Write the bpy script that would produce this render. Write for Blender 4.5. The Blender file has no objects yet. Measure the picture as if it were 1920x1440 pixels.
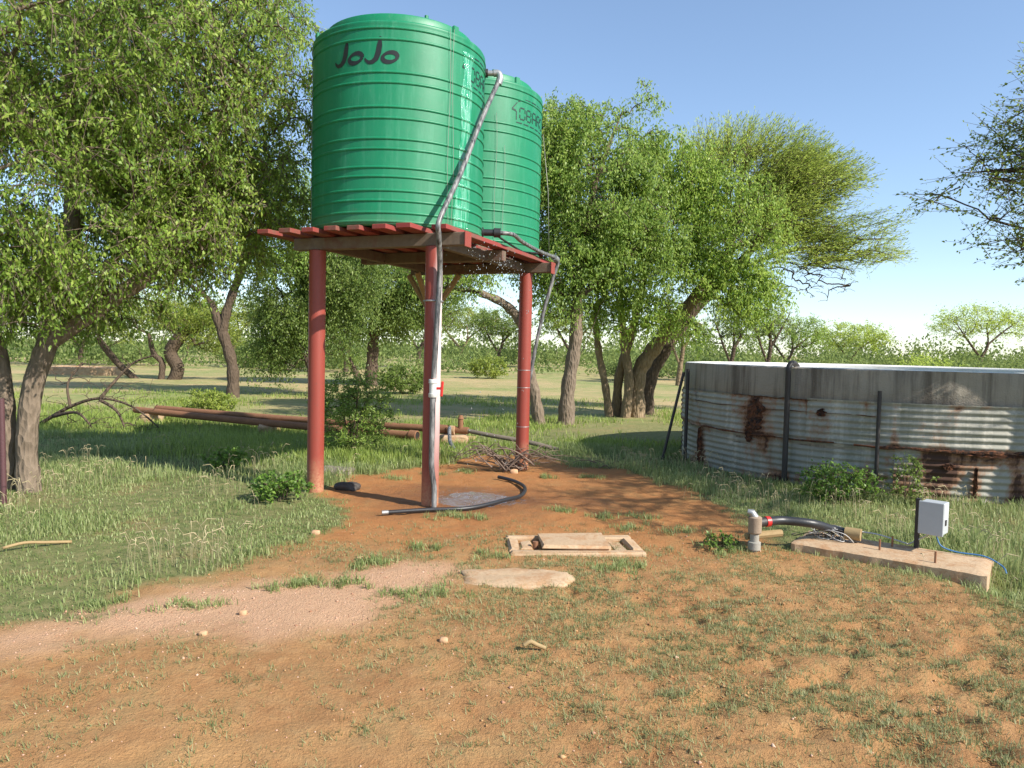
import bpy, math, random
import numpy as np
from mathutils import Vector, Matrix

S = bpy.context.scene
C = S.collection
R = math.radians
rng = np.random.default_rng(11)
random.seed(5)

# ------------------------------------------------------------------ camera
cam = bpy.data.cameras.new('camera'); camo = bpy.data.objects.new('camera', cam); C.objects.link(camo)
camo.matrix_world = Matrix.Translation((0, 0, 1.6)) @ Matrix.Rotation(R(90 - 2.66), 4, 'X') @ Matrix.Rotation(R(1.3), 4, 'Z')
cam.sensor_width = 36.0; cam.lens = 36.0 * 1400 / 1920; cam.clip_start = 0.05; cam.clip_end = 3000
S.camera = camo
S.render.resolution_x = 1024; S.render.resolution_y = 768

# ------------------------------------------------------------------ sky and sun
SUN_AZ = math.atan2(0.83, -0.56)      # direction towards the sun, clockwise from +y
SUN_EL = R(37)
w = bpy.data.worlds.new('World'); S.world = w; w.use_nodes = True
wn = w.node_tree.nodes; wl = w.node_tree.links
bg = wn['Background']; sky = wn.new('ShaderNodeTexSky'); sky.sky_type = 'NISHITA'; sky.sun_disc = False
sky.sun_elevation = SUN_EL; sky.sun_rotation = SUN_AZ
sky.air_density = 1.0; sky.dust_density = 0.6; sky.ozone_density = 3.0; sky.altitude = 900
gam = wn.new('ShaderNodeGamma'); gam.inputs[1].default_value = 0.86      # softer contrast between zenith and horizon
sc_ = wn.new('ShaderNodeVectorMath'); sc_.operation = 'SCALE'; sc_.inputs['Scale'].default_value = 1.27
wl.new(sky.outputs[0], gam.inputs[0]); wl.new(gam.outputs[0], sc_.inputs[0]); wl.new(sc_.outputs[0], bg.inputs[0]); bg.inputs[1].default_value = 0.135
sl = bpy.data.lights.new('sun', 'SUN'); slo = bpy.data.objects.new('sun', sl); C.objects.link(slo)
sl.energy = 5.0; sl.angle = R(0.53); sl.color = (1.0, 0.945, 0.85)
sd = Vector((math.sin(SUN_AZ) * math.cos(SUN_EL), math.cos(SUN_AZ) * math.cos(SUN_EL), math.sin(SUN_EL)))
slo.rotation_euler = sd.to_track_quat('Z', 'Y').to_euler(); slo.location = (20, -14, 20)
S.view_settings.view_transform = 'Standard'; S.view_settings.look = 'None'
S.view_settings.exposure = 0.68; S.view_settings.gamma = 1.0
S.cycles.max_bounces = 7; S.cycles.diffuse_bounces = 3; S.cycles.transmission_bounces = 4; S.cycles.transparent_max_bounces = 6

# ------------------------------------------------------------------ node helpers
class NT:
    def __init__(s, name):
        s.m = bpy.data.materials.new(name); s.m.use_nodes = True
        s.t = s.m.node_tree; s.n = s.t.nodes; s.b = s.n['Principled BSDF']; s.out = s.n['Material Output']
        s._co = None
    def L(s, a, b): s.t.links.new(a, b)
    def put(s, sock, v):
        if hasattr(v, 'links'): s.L(v, sock)
        elif isinstance(v, (tuple, list)): sock.default_value = tuple(v) + ((1,) if len(v) == 3 and len(sock.default_value) == 4 else ())
        else: sock.default_value = v
    def co(s, kind='Object'):
        if s._co is None: s._co = s.n.new('ShaderNodeTexCoord')
        return s._co.outputs[kind]
    def map(s, v, scale=(1, 1, 1), loc=(0, 0, 0)):
        m = s.n.new('ShaderNodeMapping'); s.L(v, m.inputs[0]); m.inputs['Scale'].default_value = scale; m.inputs['Location'].default_value = loc
        return m.outputs[0]
    def noise(s, scale, detail=3, rough=.55, v=None, dist=0):
        x = s.n.new('ShaderNodeTexNoise'); s.L(v or s.co(), x.inputs['Vector'])
        x.inputs['Scale'].default_value = scale; x.inputs['Detail'].default_value = detail
        x.inputs['Roughness'].default_value = rough; x.inputs['Distortion'].default_value = dist
        return x.outputs['Fac']
    def voro(s, scale, v=None, feature='F1', out='Distance'):
        x = s.n.new('ShaderNodeTexVoronoi'); x.feature = feature; s.L(v or s.co(), x.inputs['Vector']); x.inputs['Scale'].default_value = scale
        return x.outputs[out]
    def ramp(s, f, stops, interp='LINEAR'):
        x = s.n.new('ShaderNodeValToRGB'); s.put(x.inputs[0], f); e = x.color_ramp.elements; x.color_ramp.interpolation = interp
        while len(e) < len(stops): e.new(.5)
        for k, (p, c) in enumerate(stops):
            e[k].position = p; e[k].color = tuple(c) + (1,) if not isinstance(c, (int, float)) else (c, c, c, 1)
        return x.outputs[0]
    def mix(s, f, a, b, mode='MIX'):
        x = s.n.new('ShaderNodeMix'); x.data_type = 'RGBA'; x.blend_type = mode; x.clamp_factor = True
        s.put(x.inputs[0], f); s.put(x.inputs[6], a); s.put(x.inputs[7], b); return x.outputs[2]
    def math(s, op, a, b=0.0, c=None, clamp=False):
        x = s.n.new('ShaderNodeMath'); x.operation = op; x.use_clamp = clamp; s.put(x.inputs[0], a); s.put(x.inputs[1], b)
        if c is not None: s.put(x.inputs[2], c)
        return x.outputs[0]
    def step(s, f, a, b):
        x = s.n.new('ShaderNodeMapRange'); s.put(x.inputs[0], f); x.inputs[1].default_value = a; x.inputs[2].default_value = b; return x.outputs[0]
    def bump(s, h, strength=.5, dist=.02, nrm=None):
        x = s.n.new('ShaderNodeBump'); s.put(x.inputs['Height'], h); x.inputs['Strength'].default_value = strength; x.inputs['Distance'].default_value = dist
        if nrm: s.L(nrm, x.inputs['Normal'])
        return x.outputs[0]
    def attr(s, name):
        x = s.n.new('ShaderNodeAttribute'); x.attribute_name = name; return x.outputs['Fac']
    def sep(s, v):
        x = s.n.new('ShaderNodeSeparateXYZ'); s.L(v, x.inputs[0]); return x.outputs
    def set(s, **k):
        for a, v in k.items(): s.put(s.b.inputs[{'base': 'Base Color', 'rough': 'Roughness', 'normal': 'Normal', 'metal': 'Metallic', 'spec': 'Specular IOR Level'}.get(a, a)], v)
        return s.m

def simple(name, col, rough=.6, var=.25, scale=6, bump=.2, metal=0.0, spec=.5):
    n = NT(name); f = n.noise(scale, 5, .6)
    g = n.noise(scale * 7, 3, .6)
    c = n.mix(n.math('ADD', n.math('MULTIPLY', f, .7), n.math('MULTIPLY', g, .3)), tuple(x * (1 - var) for x in col), tuple(min(1, x * (1 + var)) for x in col))
    return n.set(base=c, rough=rough, metal=metal, spec=spec, normal=n.bump(g, bump, .01))

def leaf_mat(name, dark, mid, light, trans=.35, rough=.45, clump=.9):
    n = NT(name)
    geo = n.n.new('ShaderNodeNewGeometry'); rnd = geo.outputs['Random Per Island']
    f = n.math('ADD', n.math('MULTIPLY', rnd, .6), n.math('MULTIPLY', n.noise(clump, 2), .55))
    col = n.ramp(f, [(.2, dark), (.52, mid), (.88, light)])
    n.set(base=col, rough=rough, spec=.35)
    tr = n.n.new('ShaderNodeBsdfTranslucent'); n.put(tr.inputs[0], n.mix(.5, col, tuple(min(1, v * 1.5) for v in light)))
    mx = n.n.new('ShaderNodeMixShader'); mx.inputs[0].default_value = trans
    n.L(n.b.outputs[0], mx.inputs[1]); n.L(tr.outputs[0], mx.inputs[2]); n.L(mx.outputs[0], n.out.inputs[0])
    return n.m

# ------------------------------------------------------------------ object helpers
def tag(o, label=None, cat=None, group=None, kind=None):
    if label: o['label'] = label
    if cat: o['category'] = cat
    if group: o['group'] = group
    if kind: o['kind'] = kind
    return o
def thing(name, loc, label, cat, group=None):
    o = bpy.data.objects.new(name, None); C.objects.link(o); o.location = loc; o.empty_display_size = .1
    return tag(o, label, cat, group)

class MB:
    """collects shapes in world coordinates, builds one mesh object (local to its root thing)"""
    def __init__(s): s.v = []; s.f = []
    def add(s, vs, fs):
        k = len(s.v); s.v += [tuple(p) for p in vs]; s.f += [tuple(i + k for i in q) for q in fs]; return s
    def box(s, c, size, rot=None, bev=0.0, jit=0.0):
        x, y, z = (d / 2 for d in size); c = Vector(c); rot = rot or Matrix.Identity(3)
        if bev <= 0:
            P = [Vector((a * x, b * y, e * z)) for a in (-1, 1) for b in (-1, 1) for e in (-1, 1)]
            F = [(0, 1, 3, 2), (4, 6, 7, 5), (0, 4, 5, 1), (2, 3, 7, 6), (0, 2, 6, 4), (1, 5, 7, 3)]
        else:
            b_ = min(bev, x * .9, y * .9, z * .9); P = []; F = []; idx = {}
            for a in (-1, 1):
                for b in (-1, 1):
                    for e in (-1, 1):
                        for k in range(3):
                            d = [x - b_, y - b_, z - b_]; d[k] = (x, y, z)[k]
                            idx[(a, b, e, k)] = len(P); P.append(Vector((a * d[0], b * d[1], e * d[2])))
            g = lambda a, b, e, k: idx[(a, b, e, k)]
            for a in (-1, 1):
                F.append([g(a, -1, -1, 0), g(a, 1, -1, 0), g(a, 1, 1, 0), g(a, -1, 1, 0)][::a])
                F.append([g(-1, a, -1, 1), g(-1, a, 1, 1), g(1, a, 1, 1), g(1, a, -1, 1)][::a])
                F.append([g(-1, -1, a, 2), g(1, -1, a, 2), g(1, 1, a, 2), g(-1, 1, a, 2)][::a])
                for b in (-1, 1):
                    F.append([g(a, b, -1, 0), g(a, b, -1, 1), g(a, b, 1, 1), g(a, b, 1, 0)][::-a * b])
                    F.append([g(a, -1, b, 0), g(a, -1, b, 2), g(a, 1, b, 2), g(a, 1, b, 0)][::a * b])
                    F.append([g(-1, a, b, 1), g(-1, a, b, 2), g(1, a, b, 2), g(1, a, b, 1)][::-a * b])
                    for e in (-1, 1): F.append([g(a, b, e, 0), g(a, b, e, 1), g(a, b, e, 2)][::a * b * e])
        if jit: P = [p + Vector((random.uniform(-jit, jit), random.uniform(-jit, jit), random.uniform(-jit, jit))) for p in P]
        return s.add([c + rot @ p for p in P], F)
    def tube(s, pts, rad, n=8, cap=True):
        P = [Vector(p) for p in pts]; m = len(P)
        rad = [rad] * m if isinstance(rad, (int, float)) else list(rad)
        t = (P[1] - P[0]).normalized(); a = t.orthogonal().normalized(); V = []
        for i in range(m):
            d = (P[min(i + 1, m - 1)] - P[max(i - 1, 0)]).normalized()
            a = (a - d * a.dot(d)).normalized(); b = d.cross(a)
            for j in range(n):
                th = 2 * math.pi * j / n; V.append(P[i] + (a * math.cos(th) + b * math.sin(th)) * rad[i])
        F = [(i * n + j, i * n + (j + 1) % n, (i + 1) * n + (j + 1) % n, (i + 1) * n + j) for i in range(m - 1) for j in range(n)]
        if cap: F += [tuple(range(n))[::-1], tuple((m - 1) * n + j for j in range(n))]
        return s.add(V, F)
    def lathe(s, prof, c, n=48, a0=0.0, a1=2 * math.pi, wob=None):
        full = abs(a1 - a0 - 2 * math.pi) < 1e-6; k = n if full else n + 1; V = []
        for r, z in prof:
            for j in range(k):
                th = a0 + (a1 - a0) * j / n; q = r + (wob(th, z) if wob else 0)
                V.append((c[0] + q * math.cos(th), c[1] + q * math.sin(th), c[2] + z))
        F = [(i * k + j, i * k + (j + 1) % k, (i + 1) * k + (j + 1) % k, (i + 1) * k + j) for i in range(len(prof) - 1) for j in range(n)]
        return s.add(V, F)
    def build(s, name, mat, root=None, smooth=False, label=None, sharp=None):
        o0 = root.matrix_world.translation if False else (Vector(root['_w']) if root is not None and '_w' in root else Vector(root.location) if root is not None else Vector((0, 0, 0)))
        me = bpy.data.meshes.new(name); me.from_pydata([tuple(Vector(p) - o0) for p in s.v], [], s.f); me.update()
        me.materials.append(mat)
        if smooth:
            me.polygons.foreach_set('use_smooth', [True] * len(me.polygons))
            if sharp: me.set_sharp_from_angle(angle=R(sharp))
        o = bpy.data.objects.new(name, me); C.objects.link(o)
        if root is not None: o.parent = root
        if label: o['label'] = label
        return o
def single(name, mb, mat, loc, label, cat, group=None, smooth=False, sharp=None):
    """a thing made of one mesh, with its origin at its base"""
    e = type('E', (), {})()
    me = bpy.data.meshes.new(name); l = Vector(loc); me.from_pydata([tuple(Vector(p) - l) for p in mb.v], [], mb.f); me.update(); me.materials.append(mat)
    if smooth:
        me.polygons.foreach_set('use_smooth', [True] * len(me.polygons))
        if sharp: me.set_sharp_from_angle(angle=R(sharp))
    o = bpy.data.objects.new(name, me); C.objects.link(o); o.location = l
    return tag(o, label, cat, group)
def sub(name, mb, mat, part, root, smooth=False, sharp=None):
    o = mb.build(name, mat, root, smooth, None, sharp); o.parent = part; return o

def np_mesh(name, V, F, mat, root=None, smooth=False, attrs=None):
    """F: (n,3) or (n,4) int array"""
    me = bpy.data.meshes.new(name); V = np.asarray(V, np.float32)
    if root is not None: V = V - np.array(root.location, np.float32)
    k = F.shape[1]; me.vertices.add(len(V)); me.vertices.foreach_set('co', V.ravel())
    me.loops.add(F.size); me.loops.foreach_set('vertex_index', F.ravel().astype(np.int32))
    me.polygons.add(len(F)); me.polygons.foreach_set('loop_start', np.arange(0, F.size, k, dtype=np.int32))
    if smooth: me.polygons.foreach_set('use_smooth', np.ones(len(F), bool))
    me.update(calc_edges=True)
    for a, val in (attrs or {}).items():
        at = me.attributes.new(a, 'FLOAT', 'POINT'); at.data.foreach_set('value', np.asarray(val, np.float32))
    me.materials.append(mat); o = bpy.data.objects.new(name, me); C.objects.link(o)
    if root is not None: o.parent = root
    return o

# ------------------------------------------------------------------ numpy noise, polygons
_T = np.random.default_rng(3).random((256, 256))
def vnoise(x, y):
    x = np.asarray(x, float); y = np.asarray(y, float); xi = np.floor(x).astype(int); yi = np.floor(y).astype(int); fx = x - xi; fy = y - yi
    fx = fx * fx * (3 - 2 * fx); fy = fy * fy * (3 - 2 * fy); g = lambda a, b: _T[a & 255, b & 255]
    return (g(xi, yi) * (1 - fx) + g(xi + 1, yi) * fx) * (1 - fy) + (g(xi, yi + 1) * (1 - fx) + g(xi + 1, yi + 1) * fx) * fy
def fbm(x, y, o=4, gain=.5):
    s = 0; a = 1; t = 0
    for k in range(o): s = s + a * vnoise(x * 2 ** k + 17 * k, y * 2 ** k + 31 * k); t += a; a *= gain
    return s / t
def sdist(x, y, poly):
    """signed distance to polygon, positive inside"""
    x = np.asarray(x, float); y = np.asarray(y, float); d = np.full(x.shape, 1e9); ins = np.zeros(x.shape, bool)
    n = len(poly)
    for i in range(n):
        ax, ay = poly[i]; bx, by = poly[(i + 1) % n]; ex, ey = bx - ax, by - ay
        t = np.clip(((x - ax) * ex + (y - ay) * ey) / (ex * ex + ey * ey), 0, 1)
        d = np.minimum(d, np.hypot(x - ax - t * ex, y - ay - t * ey))
        c = ((ay > y) != (by > y)) & (x < (bx - ax) * (y - ay) / (by - ay + 1e-12) + ax); ins ^= c
    return np.where(ins, d, -d)
def sstep(a, b, v): t = np.clip((v - a) / (b - a), 0, 1); return t * t * (3 - 2 * t)

BARE = [(-3.6, 2.2), (-3.27, 3.1), (-2.82, 4.09), (-2.48, 4.44), (-2.23, 4.94), (-1.86, 5.43), (-1.55, 6.07), (-1.49, 7.13), (-2.0, 7.91), (-1.98, 9.01), (-1.37, 9.71), (-0.94, 10.32), (-0.48, 11.3), (0.35, 11.2), (0.92, 10.4), (1.55, 10.12), (2.0, 9.16), (2.13, 7.9), (2.23, 6.94), (2.3, 6.1), (3.3, 5.0), (3.9, 4.4), (6, 2.5), (6, -4), (-6, -4)]
GRAVEL = [(-2.84, 3.12), (-2.57, 3.72), (-2.03, 4.0), (-1.35, 4.05), (-0.8, 4.35), (-0.6, 4.75), (-.42, 5.3), (-.75, 5.45), (-1.08, 5.1), (-1.67, 4.9), (-2.12, 4.71), (-2.47, 4.3), (-2.73, 3.96), (-3.3, 3.5), (-4.2, 2.2), (-3.6, 1.6)]
def bare_f(x, y): return sstep(-.16, .16, sdist(x, y, BARE) + .5 * (fbm(x * 2.1, y * 2.1) - .5) + .25 * (vnoise(x * 9, y * 9) - .5))
def gravel_f(x, y): return sstep(-.26, .20, sdist(x, y, GRAVEL) + .5 * (fbm(x * 3, y * 3) - .5))
def wet_f(x, y): return sstep(1.5, .35, np.hypot((x + .35) / 1.15, (y - 7.75) / .8) + .9 * (fbm(x * 2, y * 2) - .5))
def clod_f(x, y):      # rough trampled soil, right foreground
    return sstep(-.6, 1.6, x + .3 * (y - 4)) * sstep(5.9, 5.0, y + .1 * x)
def gz(x, y):
    x = np.asarray(x, float); y = np.asarray(y, float); near = sstep(16, 9, y)
    h = .05 * (fbm(x * .35, y * .35, 3) - .5) * near + .022 * (fbm(x * 2.3, y * 2.3, 3) - .5) * near
    b = bare_f(x, y) * near
    c = .25 + .75 * clod_f(x, y)
    n1 = fbm(x * 6.5, y * 6.5, 4, .6)
    h = h + b * c * (.055 * (n1 - .5) - .034 * sstep(.56, .70, fbm(x * 7 + 40, y * 9, 3)) + .032 * (fbm(x * 14, y * 14, 2) - .5)) * (1 - .8 * gravel_f(x, y))
    h = h + .035 * np.exp(-((x - 2.7 + (y - 5.5)) / 1.2) ** 2 - ((y - 5.55 + .74 * (x - 2.7)) / .42) ** 2) * near
    far = sstep(20, 90, y); h = h + far * 0.25 + .25 * (fbm(x * .05, y * .05, 2) - .5) * sstep(18, 50, y)
    h = h - .10 * np.exp(-((x - 3.62) / .3) ** 2 - ((y - 5.25) / .3) ** 2)
    for px_, py_ in ((-.8, 7.45), (-2.09, 7.97), (.153, 9.83)): q_ = np.hypot(x - px_, y - py_); h = h + .035 * np.exp(-(q_ / (.13 + .06 * vnoise(x * 11, y * 11))) ** 2)
    dr = np.hypot(x + .3, (y - 7.78) * 1.5); h = h - .018 * sstep(.75, .2, dr)
    return h
def gz1(x, y): return float(gz(np.array([x]), np.array([y]))[0])

# ------------------------------------------------------------------ ground
def axis(segs):
    out = [segs[0][0]]
    for a, b, s0, s1 in segs:
        x = a; s = s0
        n = max(1, int(round(abs(b - a) / ((s0 + s1) / 2)))); ws = np.linspace(s0, s1, n); ws = ws / ws.sum() * (b - a)
        out += list(a + np.cumsum(ws))
    return np.array(out)
gx = axis([(-900, -60, 120, 12), (-60, -10, 8, .5), (-10, -4.2, .4, .05), (-4.2, 4.4, .045, .045), (4.4, 12, .05, .4), (12, 60, .5, 8), (60, 900, 12, 120)])
gy = axis([(-60, 0, 12, .8), (0, 2.3, .5, .04), (2.3, 7.5, .042, .048), (7.5, 14, .05, .15), (14, 40, .15, .8), (40, 120, .8, 6), (120, 1800, 10, 200)])
GX, GY = np.meshgrid(gx, gy); gxf, gyf = GX.ravel(), GY.ravel()
gzv = gz(gxf, gyf); nx, ny = len(gx), len(gy)
ii = np.arange(nx * ny).reshape(ny, nx)
GF = np.stack([ii[:-1, :-1], ii[:-1, 1:], ii[1:, 1:], ii[1:, :-1]], -1).reshape(-1, 4)

n = NT('ground_soil_and_turf')
P = n.co(); bare = n.attr('bare'); grav = n.attr('gravel'); wet = n.attr('wet'); fld = n.attr('field')
n1 = n.noise(1.3, 5, .6); n2 = n.noise(9, 5, .65); n3 = n.noise(55, 4, .7); n4 = n.noise(230, 2, .6)
soil = n.mix(n.step(n1, .35, .65), (.32, .155, .062), (.41, .23, .095))
soil = n.mix(n.math('MULTIPLY', n.step(n2, .45, .7), .6), soil, (.44, .265, .12))
soil = n.mix(n.math('MULTIPLY', n.step(n3, .60, .75), .5), soil, (.20, .085, .035))
thin = n.math('MULTIPLY', n.step(n.noise(3.2, 5, .7), .48, .66), n.step(n3, .38, .6))
near_st = n.attr('orange'); soil = n.mix(n.math('MULTIPLY', near_st, .75), soil, n.mix(n2, (.33, .125, .036), (.42, .18, .06)))
soil = n.mix(n.math('MULTIPLY', thin, .5), soil, (.22, .19, .085))
pb = n.voro(95, None); pc = n.voro(95, None, out='Color')
gcol = n.mix(n.step(n4, .3, .7), (.50, .28, .165), (.66, .42, .265))
gcol = n.mix(n.math('MULTIPLY', n.sep(pc)[0], .5), gcol, (.52, .33, .21))
soil = n.mix(n.math('MULTIPLY', grav, n.math('ADD', .65, n.math('MULTIPLY', n2, .35))), soil, gcol)
soil = n.mix(n.math('MULTIPLY', wet, .8), soil, (.155, .062, .024))
turf = n.mix(n.step(n2, .35, .65), (.11, .14, .04), (.23, .21, .09))
turf = n.mix(n.math('MULTIPLY', n.step(n1, .55, .75), .5), turf, (.33, .19, .09))
far1 = n.noise(.16, 4, .6); far2 = n.noise(1.1, 5, .65)
field = n.mix(n.step(n.math('ADD', n.math('MULTIPLY', far1, .6), n.math('MULTIPLY', far2, .4)), .40, .60), (.46, .33, .17), (.19, .24, .065))
field = n.mix(n.math('MULTIPLY', n.step(n.noise(3.5, 5, .7), .45, .65), .55), field, (.34, .33, .14))
turf = n.mix(fld, turf, field)
col = n.mix(bare, turf, soil)
hb = n.math('ADD', n.math('MULTIPLY', n2, .5), n.math('ADD', n.math('MULTIPLY', n3, .35), n.math('MULTIPLY', n4, .15)))
nb = n.bump(hb, .9, .04)
nb = n.bump(n.math('MULTIPLY', pb, grav), .5, .012, nb)
gm = n.set(base=n.mix(n.math('MULTIPLY', n.math('MULTIPLY', n.attr('clod'), bare), n.ramp(n.noise(2.6, 5, .7), [(.45, 0.0), (.70, .6)])), col, (.27, .125, .048)), rough=n.mix(wet, (.92,) * 3, (.42,) * 3), normal=nb, spec=.25)
ground = np_mesh('ground', np.stack([gxf, gyf, gzv], -1), GF, gm, None, True,
                 dict(bare=bare_f(gxf, gyf), gravel=gravel_f(gxf, gyf), orange=sstep(5.2, 6.6, gyf + .8 * (fbm(gxf * .8, gyf * .8) - .5)), wet=wet_f(gxf, gyf), clod=clod_f(gxf, gyf), field=sstep(13, 20, gyf + 3 * (fbm(gxf * .3, gyf * .3) - .5))))
tag(ground, kind='structure')

# ------------------------------------------------------------------ common materials
def red_paint(name, lime=False):
    n = NT(name); f = n.noise(5, 5, .65, n.map(n.co(), (1, 1, .25))); g = n.noise(40, 4, .7)
    c = n.mix(f, (.20, .032, .021), (.31, .058, .036))
    c = n.mix(n.math('MULTIPLY', n.step(g, .58, .68), .6), c, (.15, .055, .035))
    z = n.sep(n.co())[2]
    c = n.mix(n.math('MULTIPLY', n.math('SUBTRACT', 1.0, n.step(n.math('SUBTRACT', z, n.math('MULTIPLY', f, .3)), -.1, .28)), n.step(g, .25, .6)), c, (.42, .22, .12))
    if lime:
        s = n.sep(n.co())
        face = n.math('ADD', n.math('MULTIPLY', s[0], 7.0), n.math('MULTIPLY', n.noise(6, 5, .7, n.map(n.co(), (1.5, 1.5, .18))), 1.1))
        m = n.math('MULTIPLY', n.step(face, .50, .95), n.step(z, .2, 1.2))
        m = n.math('MULTIPLY', m, n.step(z, 2.62, 2.3))
        c = n.mix(n.math('MULTIPLY', m, .85), c, (.66, .58, .56))
    return n.set(base=c, rough=n.math('ADD', .38, n.math('MULTIPLY', g, .25)), normal=n.bump(g, .12, .004))
m_red = red_paint('red_oxide_paint'); m_redlime = red_paint('red_oxide_paint_with_lime', True)
def wood(name, a, b, paint=None, pa=.5):
    n = NT(name); gr = n.noise(14, 6, .65, n.map(n.co(), (1, 1, 1)), .5); f = n.noise(3, 4, .6)
    c = n.mix(gr, a, b)
    if paint: c = n.mix(n.step(f, pa - .06, pa + .1), c, paint)
    return n.set(base=c, rough=.8, normal=n.bump(gr, .35, .006))
m_plank = wood('red_stained_plank', (.11, .04, .03), (.25, .11, .075), (.26, .042, .034), .44)  # base browned so the shade under the deck is in the plank colour
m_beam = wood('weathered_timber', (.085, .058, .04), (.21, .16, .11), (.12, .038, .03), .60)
m_brace = wood('yellow_brown_timber', (.24, .16, .07), (.38, .27, .13))
m_black = simple('black_polypipe', (.022, .022, .024), .42, .3, 8, .1)
m_hose = None
n = NT('grey_hose_silver_glint'); g = n.noise(9, 5, .7, n.map(n.co(), (3, 3, .5)))
m_hose = n.set(base=n.mix(n.step(g, .38, .66), (.035, .035, .037), (.27, .265, .255)), rough=n.ramp(g, [(.3, .25), (.7, .6)]), normal=n.bump(g, .3, .006), spec=.6)  # pale streaks paint a wet silver glint over the grey-black hose
m_steel = simple('galvanised_steel', (.36, .36, .35), .45, .3, 18, .15, .6)
m_wire = simple('thin_steel_wire', (.30, .28, .24), .5, .2, 8, 0, .5)
m_dark = simple('dark_painted_steel', (.030, .024, .022), .55, .4, 9, .2)
m_rust = None
n = NT('rusty_pipe'); g = n.noise(7, 6, .7); h = n.noise(40, 4, .7)
m_rust = n.set(base=n.mix(g, n.mix(h, (.24, .10, .045), (.36, .19, .09)), n.mix(h, (.10, .04, .025), (.19, .08, .042))), rough=.88, normal=n.bump(h, .4, .008))
n = NT('sandy_concrete'); g = n.noise(4, 6, .65); h = n.noise(45, 5, .75)
m_conc = n.set(base=n.mix(n.math('MULTIPLY', n.step(h, .5, .75), .5), n.mix(n.math('MULTIPLY', n.step(n.noise(7, 6, .75), .48, .62), .65), n.mix(g, (.40, .26, .145), (.54, .40, .26)), (.36, .175, .07)), (.22, .13, .075)), rough=.9, normal=n.bump(n.math('ADD', n.math('MULTIPLY', g, .4), n.math('MULTIPLY', h, .6)), .6, .015))
n = NT('grey_field_stone'); g = n.noise(6, 5, .65); h = n.noise(38, 4, .7)
m_stone = n.set(base=n.mix(h, n.mix(g, (.20, .17, .14), (.34, .29, .23)), (.15, .12, .10)), rough=.9, normal=n.bump(h, .6, .012))
n = NT('orange_pebble'); g = n.noise(30, 4, .65)
m_peb = n.set(base=n.mix(g, (.40, .20, .09), (.60, .40, .24)), rough=.85, normal=n.bump(g, .4, .006))

# ------------------------------------------------------------------ raised stand
PU = Vector((-.928, .371, 0)); PV = Vector((.371, .928, 0)); PM = Vector((-.80, 7.45, 0))
ROT = Matrix((PU, PV, Vector((0, 0, 1)))).transposed()      # local (u, v, z) -> world
def pw(a, b, z): return PM + PU * a + PV * b + Vector((0, 0, z))
st = thing('water_tank_stand', (-1.05, 8.9, 0), 'raised stand of red steel poles and red planks carrying two green tanks', 'stand')
POLES = [(0, 0, m_redlime, .086), (1.39, 0, m_red, .088), (0, 2.57, m_red, .086), (1.39, 2.57, m_red, .086)]
TOPZ = 2.60
for a, b, m, r in POLES:
    p = pw(a, b, 0); zb = gz1(p.x, p.y)
    # each pole has its own origin at the foot
    mb = MB().lathe([(0.0, TOPZ), (r * .9, TOPZ), (r, TOPZ - .006), (r, .5), (r * 1.01, .1), (r, zb - .25)], (0, 0, 0), 28)
    me = bpy.data.meshes.new('pole'); me.from_pydata(mb.v, [], mb.f); me.update(); me.polygons.foreach_set('use_smooth', [True] * len(me.polygons)); me.set_sharp_from_angle(angle=R(50)); me.materials.append(m)
    o = bpy.data.objects.new('pole', me); C.objects.link(o); o.parent = st; o.location = p - Vector(st.location)
    if m is m_redlime: o['label'] = 'red pole streaked white with lime by leaking water'
# cross beams under the planks (along u), each pole row carries one
BH = .125; BEAMS = {}
for b, a0, a1, m in [(0.0, -.36, 1.66, m_beam), (2.57, -.36, 1.70, m_beam), (1.28, -.22, 1.66, m_beam)]:
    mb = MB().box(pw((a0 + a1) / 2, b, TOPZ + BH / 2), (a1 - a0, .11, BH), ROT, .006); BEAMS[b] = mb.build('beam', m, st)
for b in (0.0, 2.57):      # steel end plates on the beam ends
    MB().box(pw(-.366, b, TOPZ + BH / 2 - .004), (.012, .135, BH + .025), ROT, .002).build('end_plate', m_red, st).parent = BEAMS[b]
for a in (.03, 1.36):      # long bearers between the rows, hung just under the boards
    MB().box(pw(a, 1.285, TOPZ + BH / 2 + .003), (.075, 2.34, BH - .012), ROT, .005).build('bearer', m_beam, st)  # dark timber colour also carries the shade under the boards
PT = TOPZ + BH + .002
random.seed(8)
PA = [1.76, 1.49, 1.215, .945, .67, .40, .125, -.165]
for k, a in enumerate(PA):
    b0 = -.40 + random.uniform(-.03, .03); b1 = 3.12 + random.uniform(-.05, .05); wd = .15 + random.uniform(-.01, .012)
    if k == len(PA) - 1: b0 = -.24; b1 = 3.06; wd = .16
    th = .046
    tilt = Matrix.Rotation(random.uniform(-.006, .006), 3, 'Z')
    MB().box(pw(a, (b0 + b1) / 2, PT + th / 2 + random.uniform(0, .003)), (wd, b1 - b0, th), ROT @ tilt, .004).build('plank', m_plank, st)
PTOP = PT + .046 + .004
# timber knee braces on the far pole
fb = pw(1.39, 2.57, 0)
for da, db in ((-.42, 0), (.36, 0), (0, -.42)):
    MB().tube([fb + PU * (da * .12) + PV * (db * .12) + Vector((0, 0, TOPZ - .48)), fb + PU * da + PV * db + Vector((0, 0, TOPZ - .005))], .042, 6).build('brace', m_brace, st)
# thin wire bands round the right pole
for z in (1.33, 1.10, .585):
    p = pw(0, 2.57, z); MB().lathe([(.0865, -.004), (.0905, 0), (.0865, .004)], p, 24).build('wire_band', m_steel, st, True)

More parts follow.
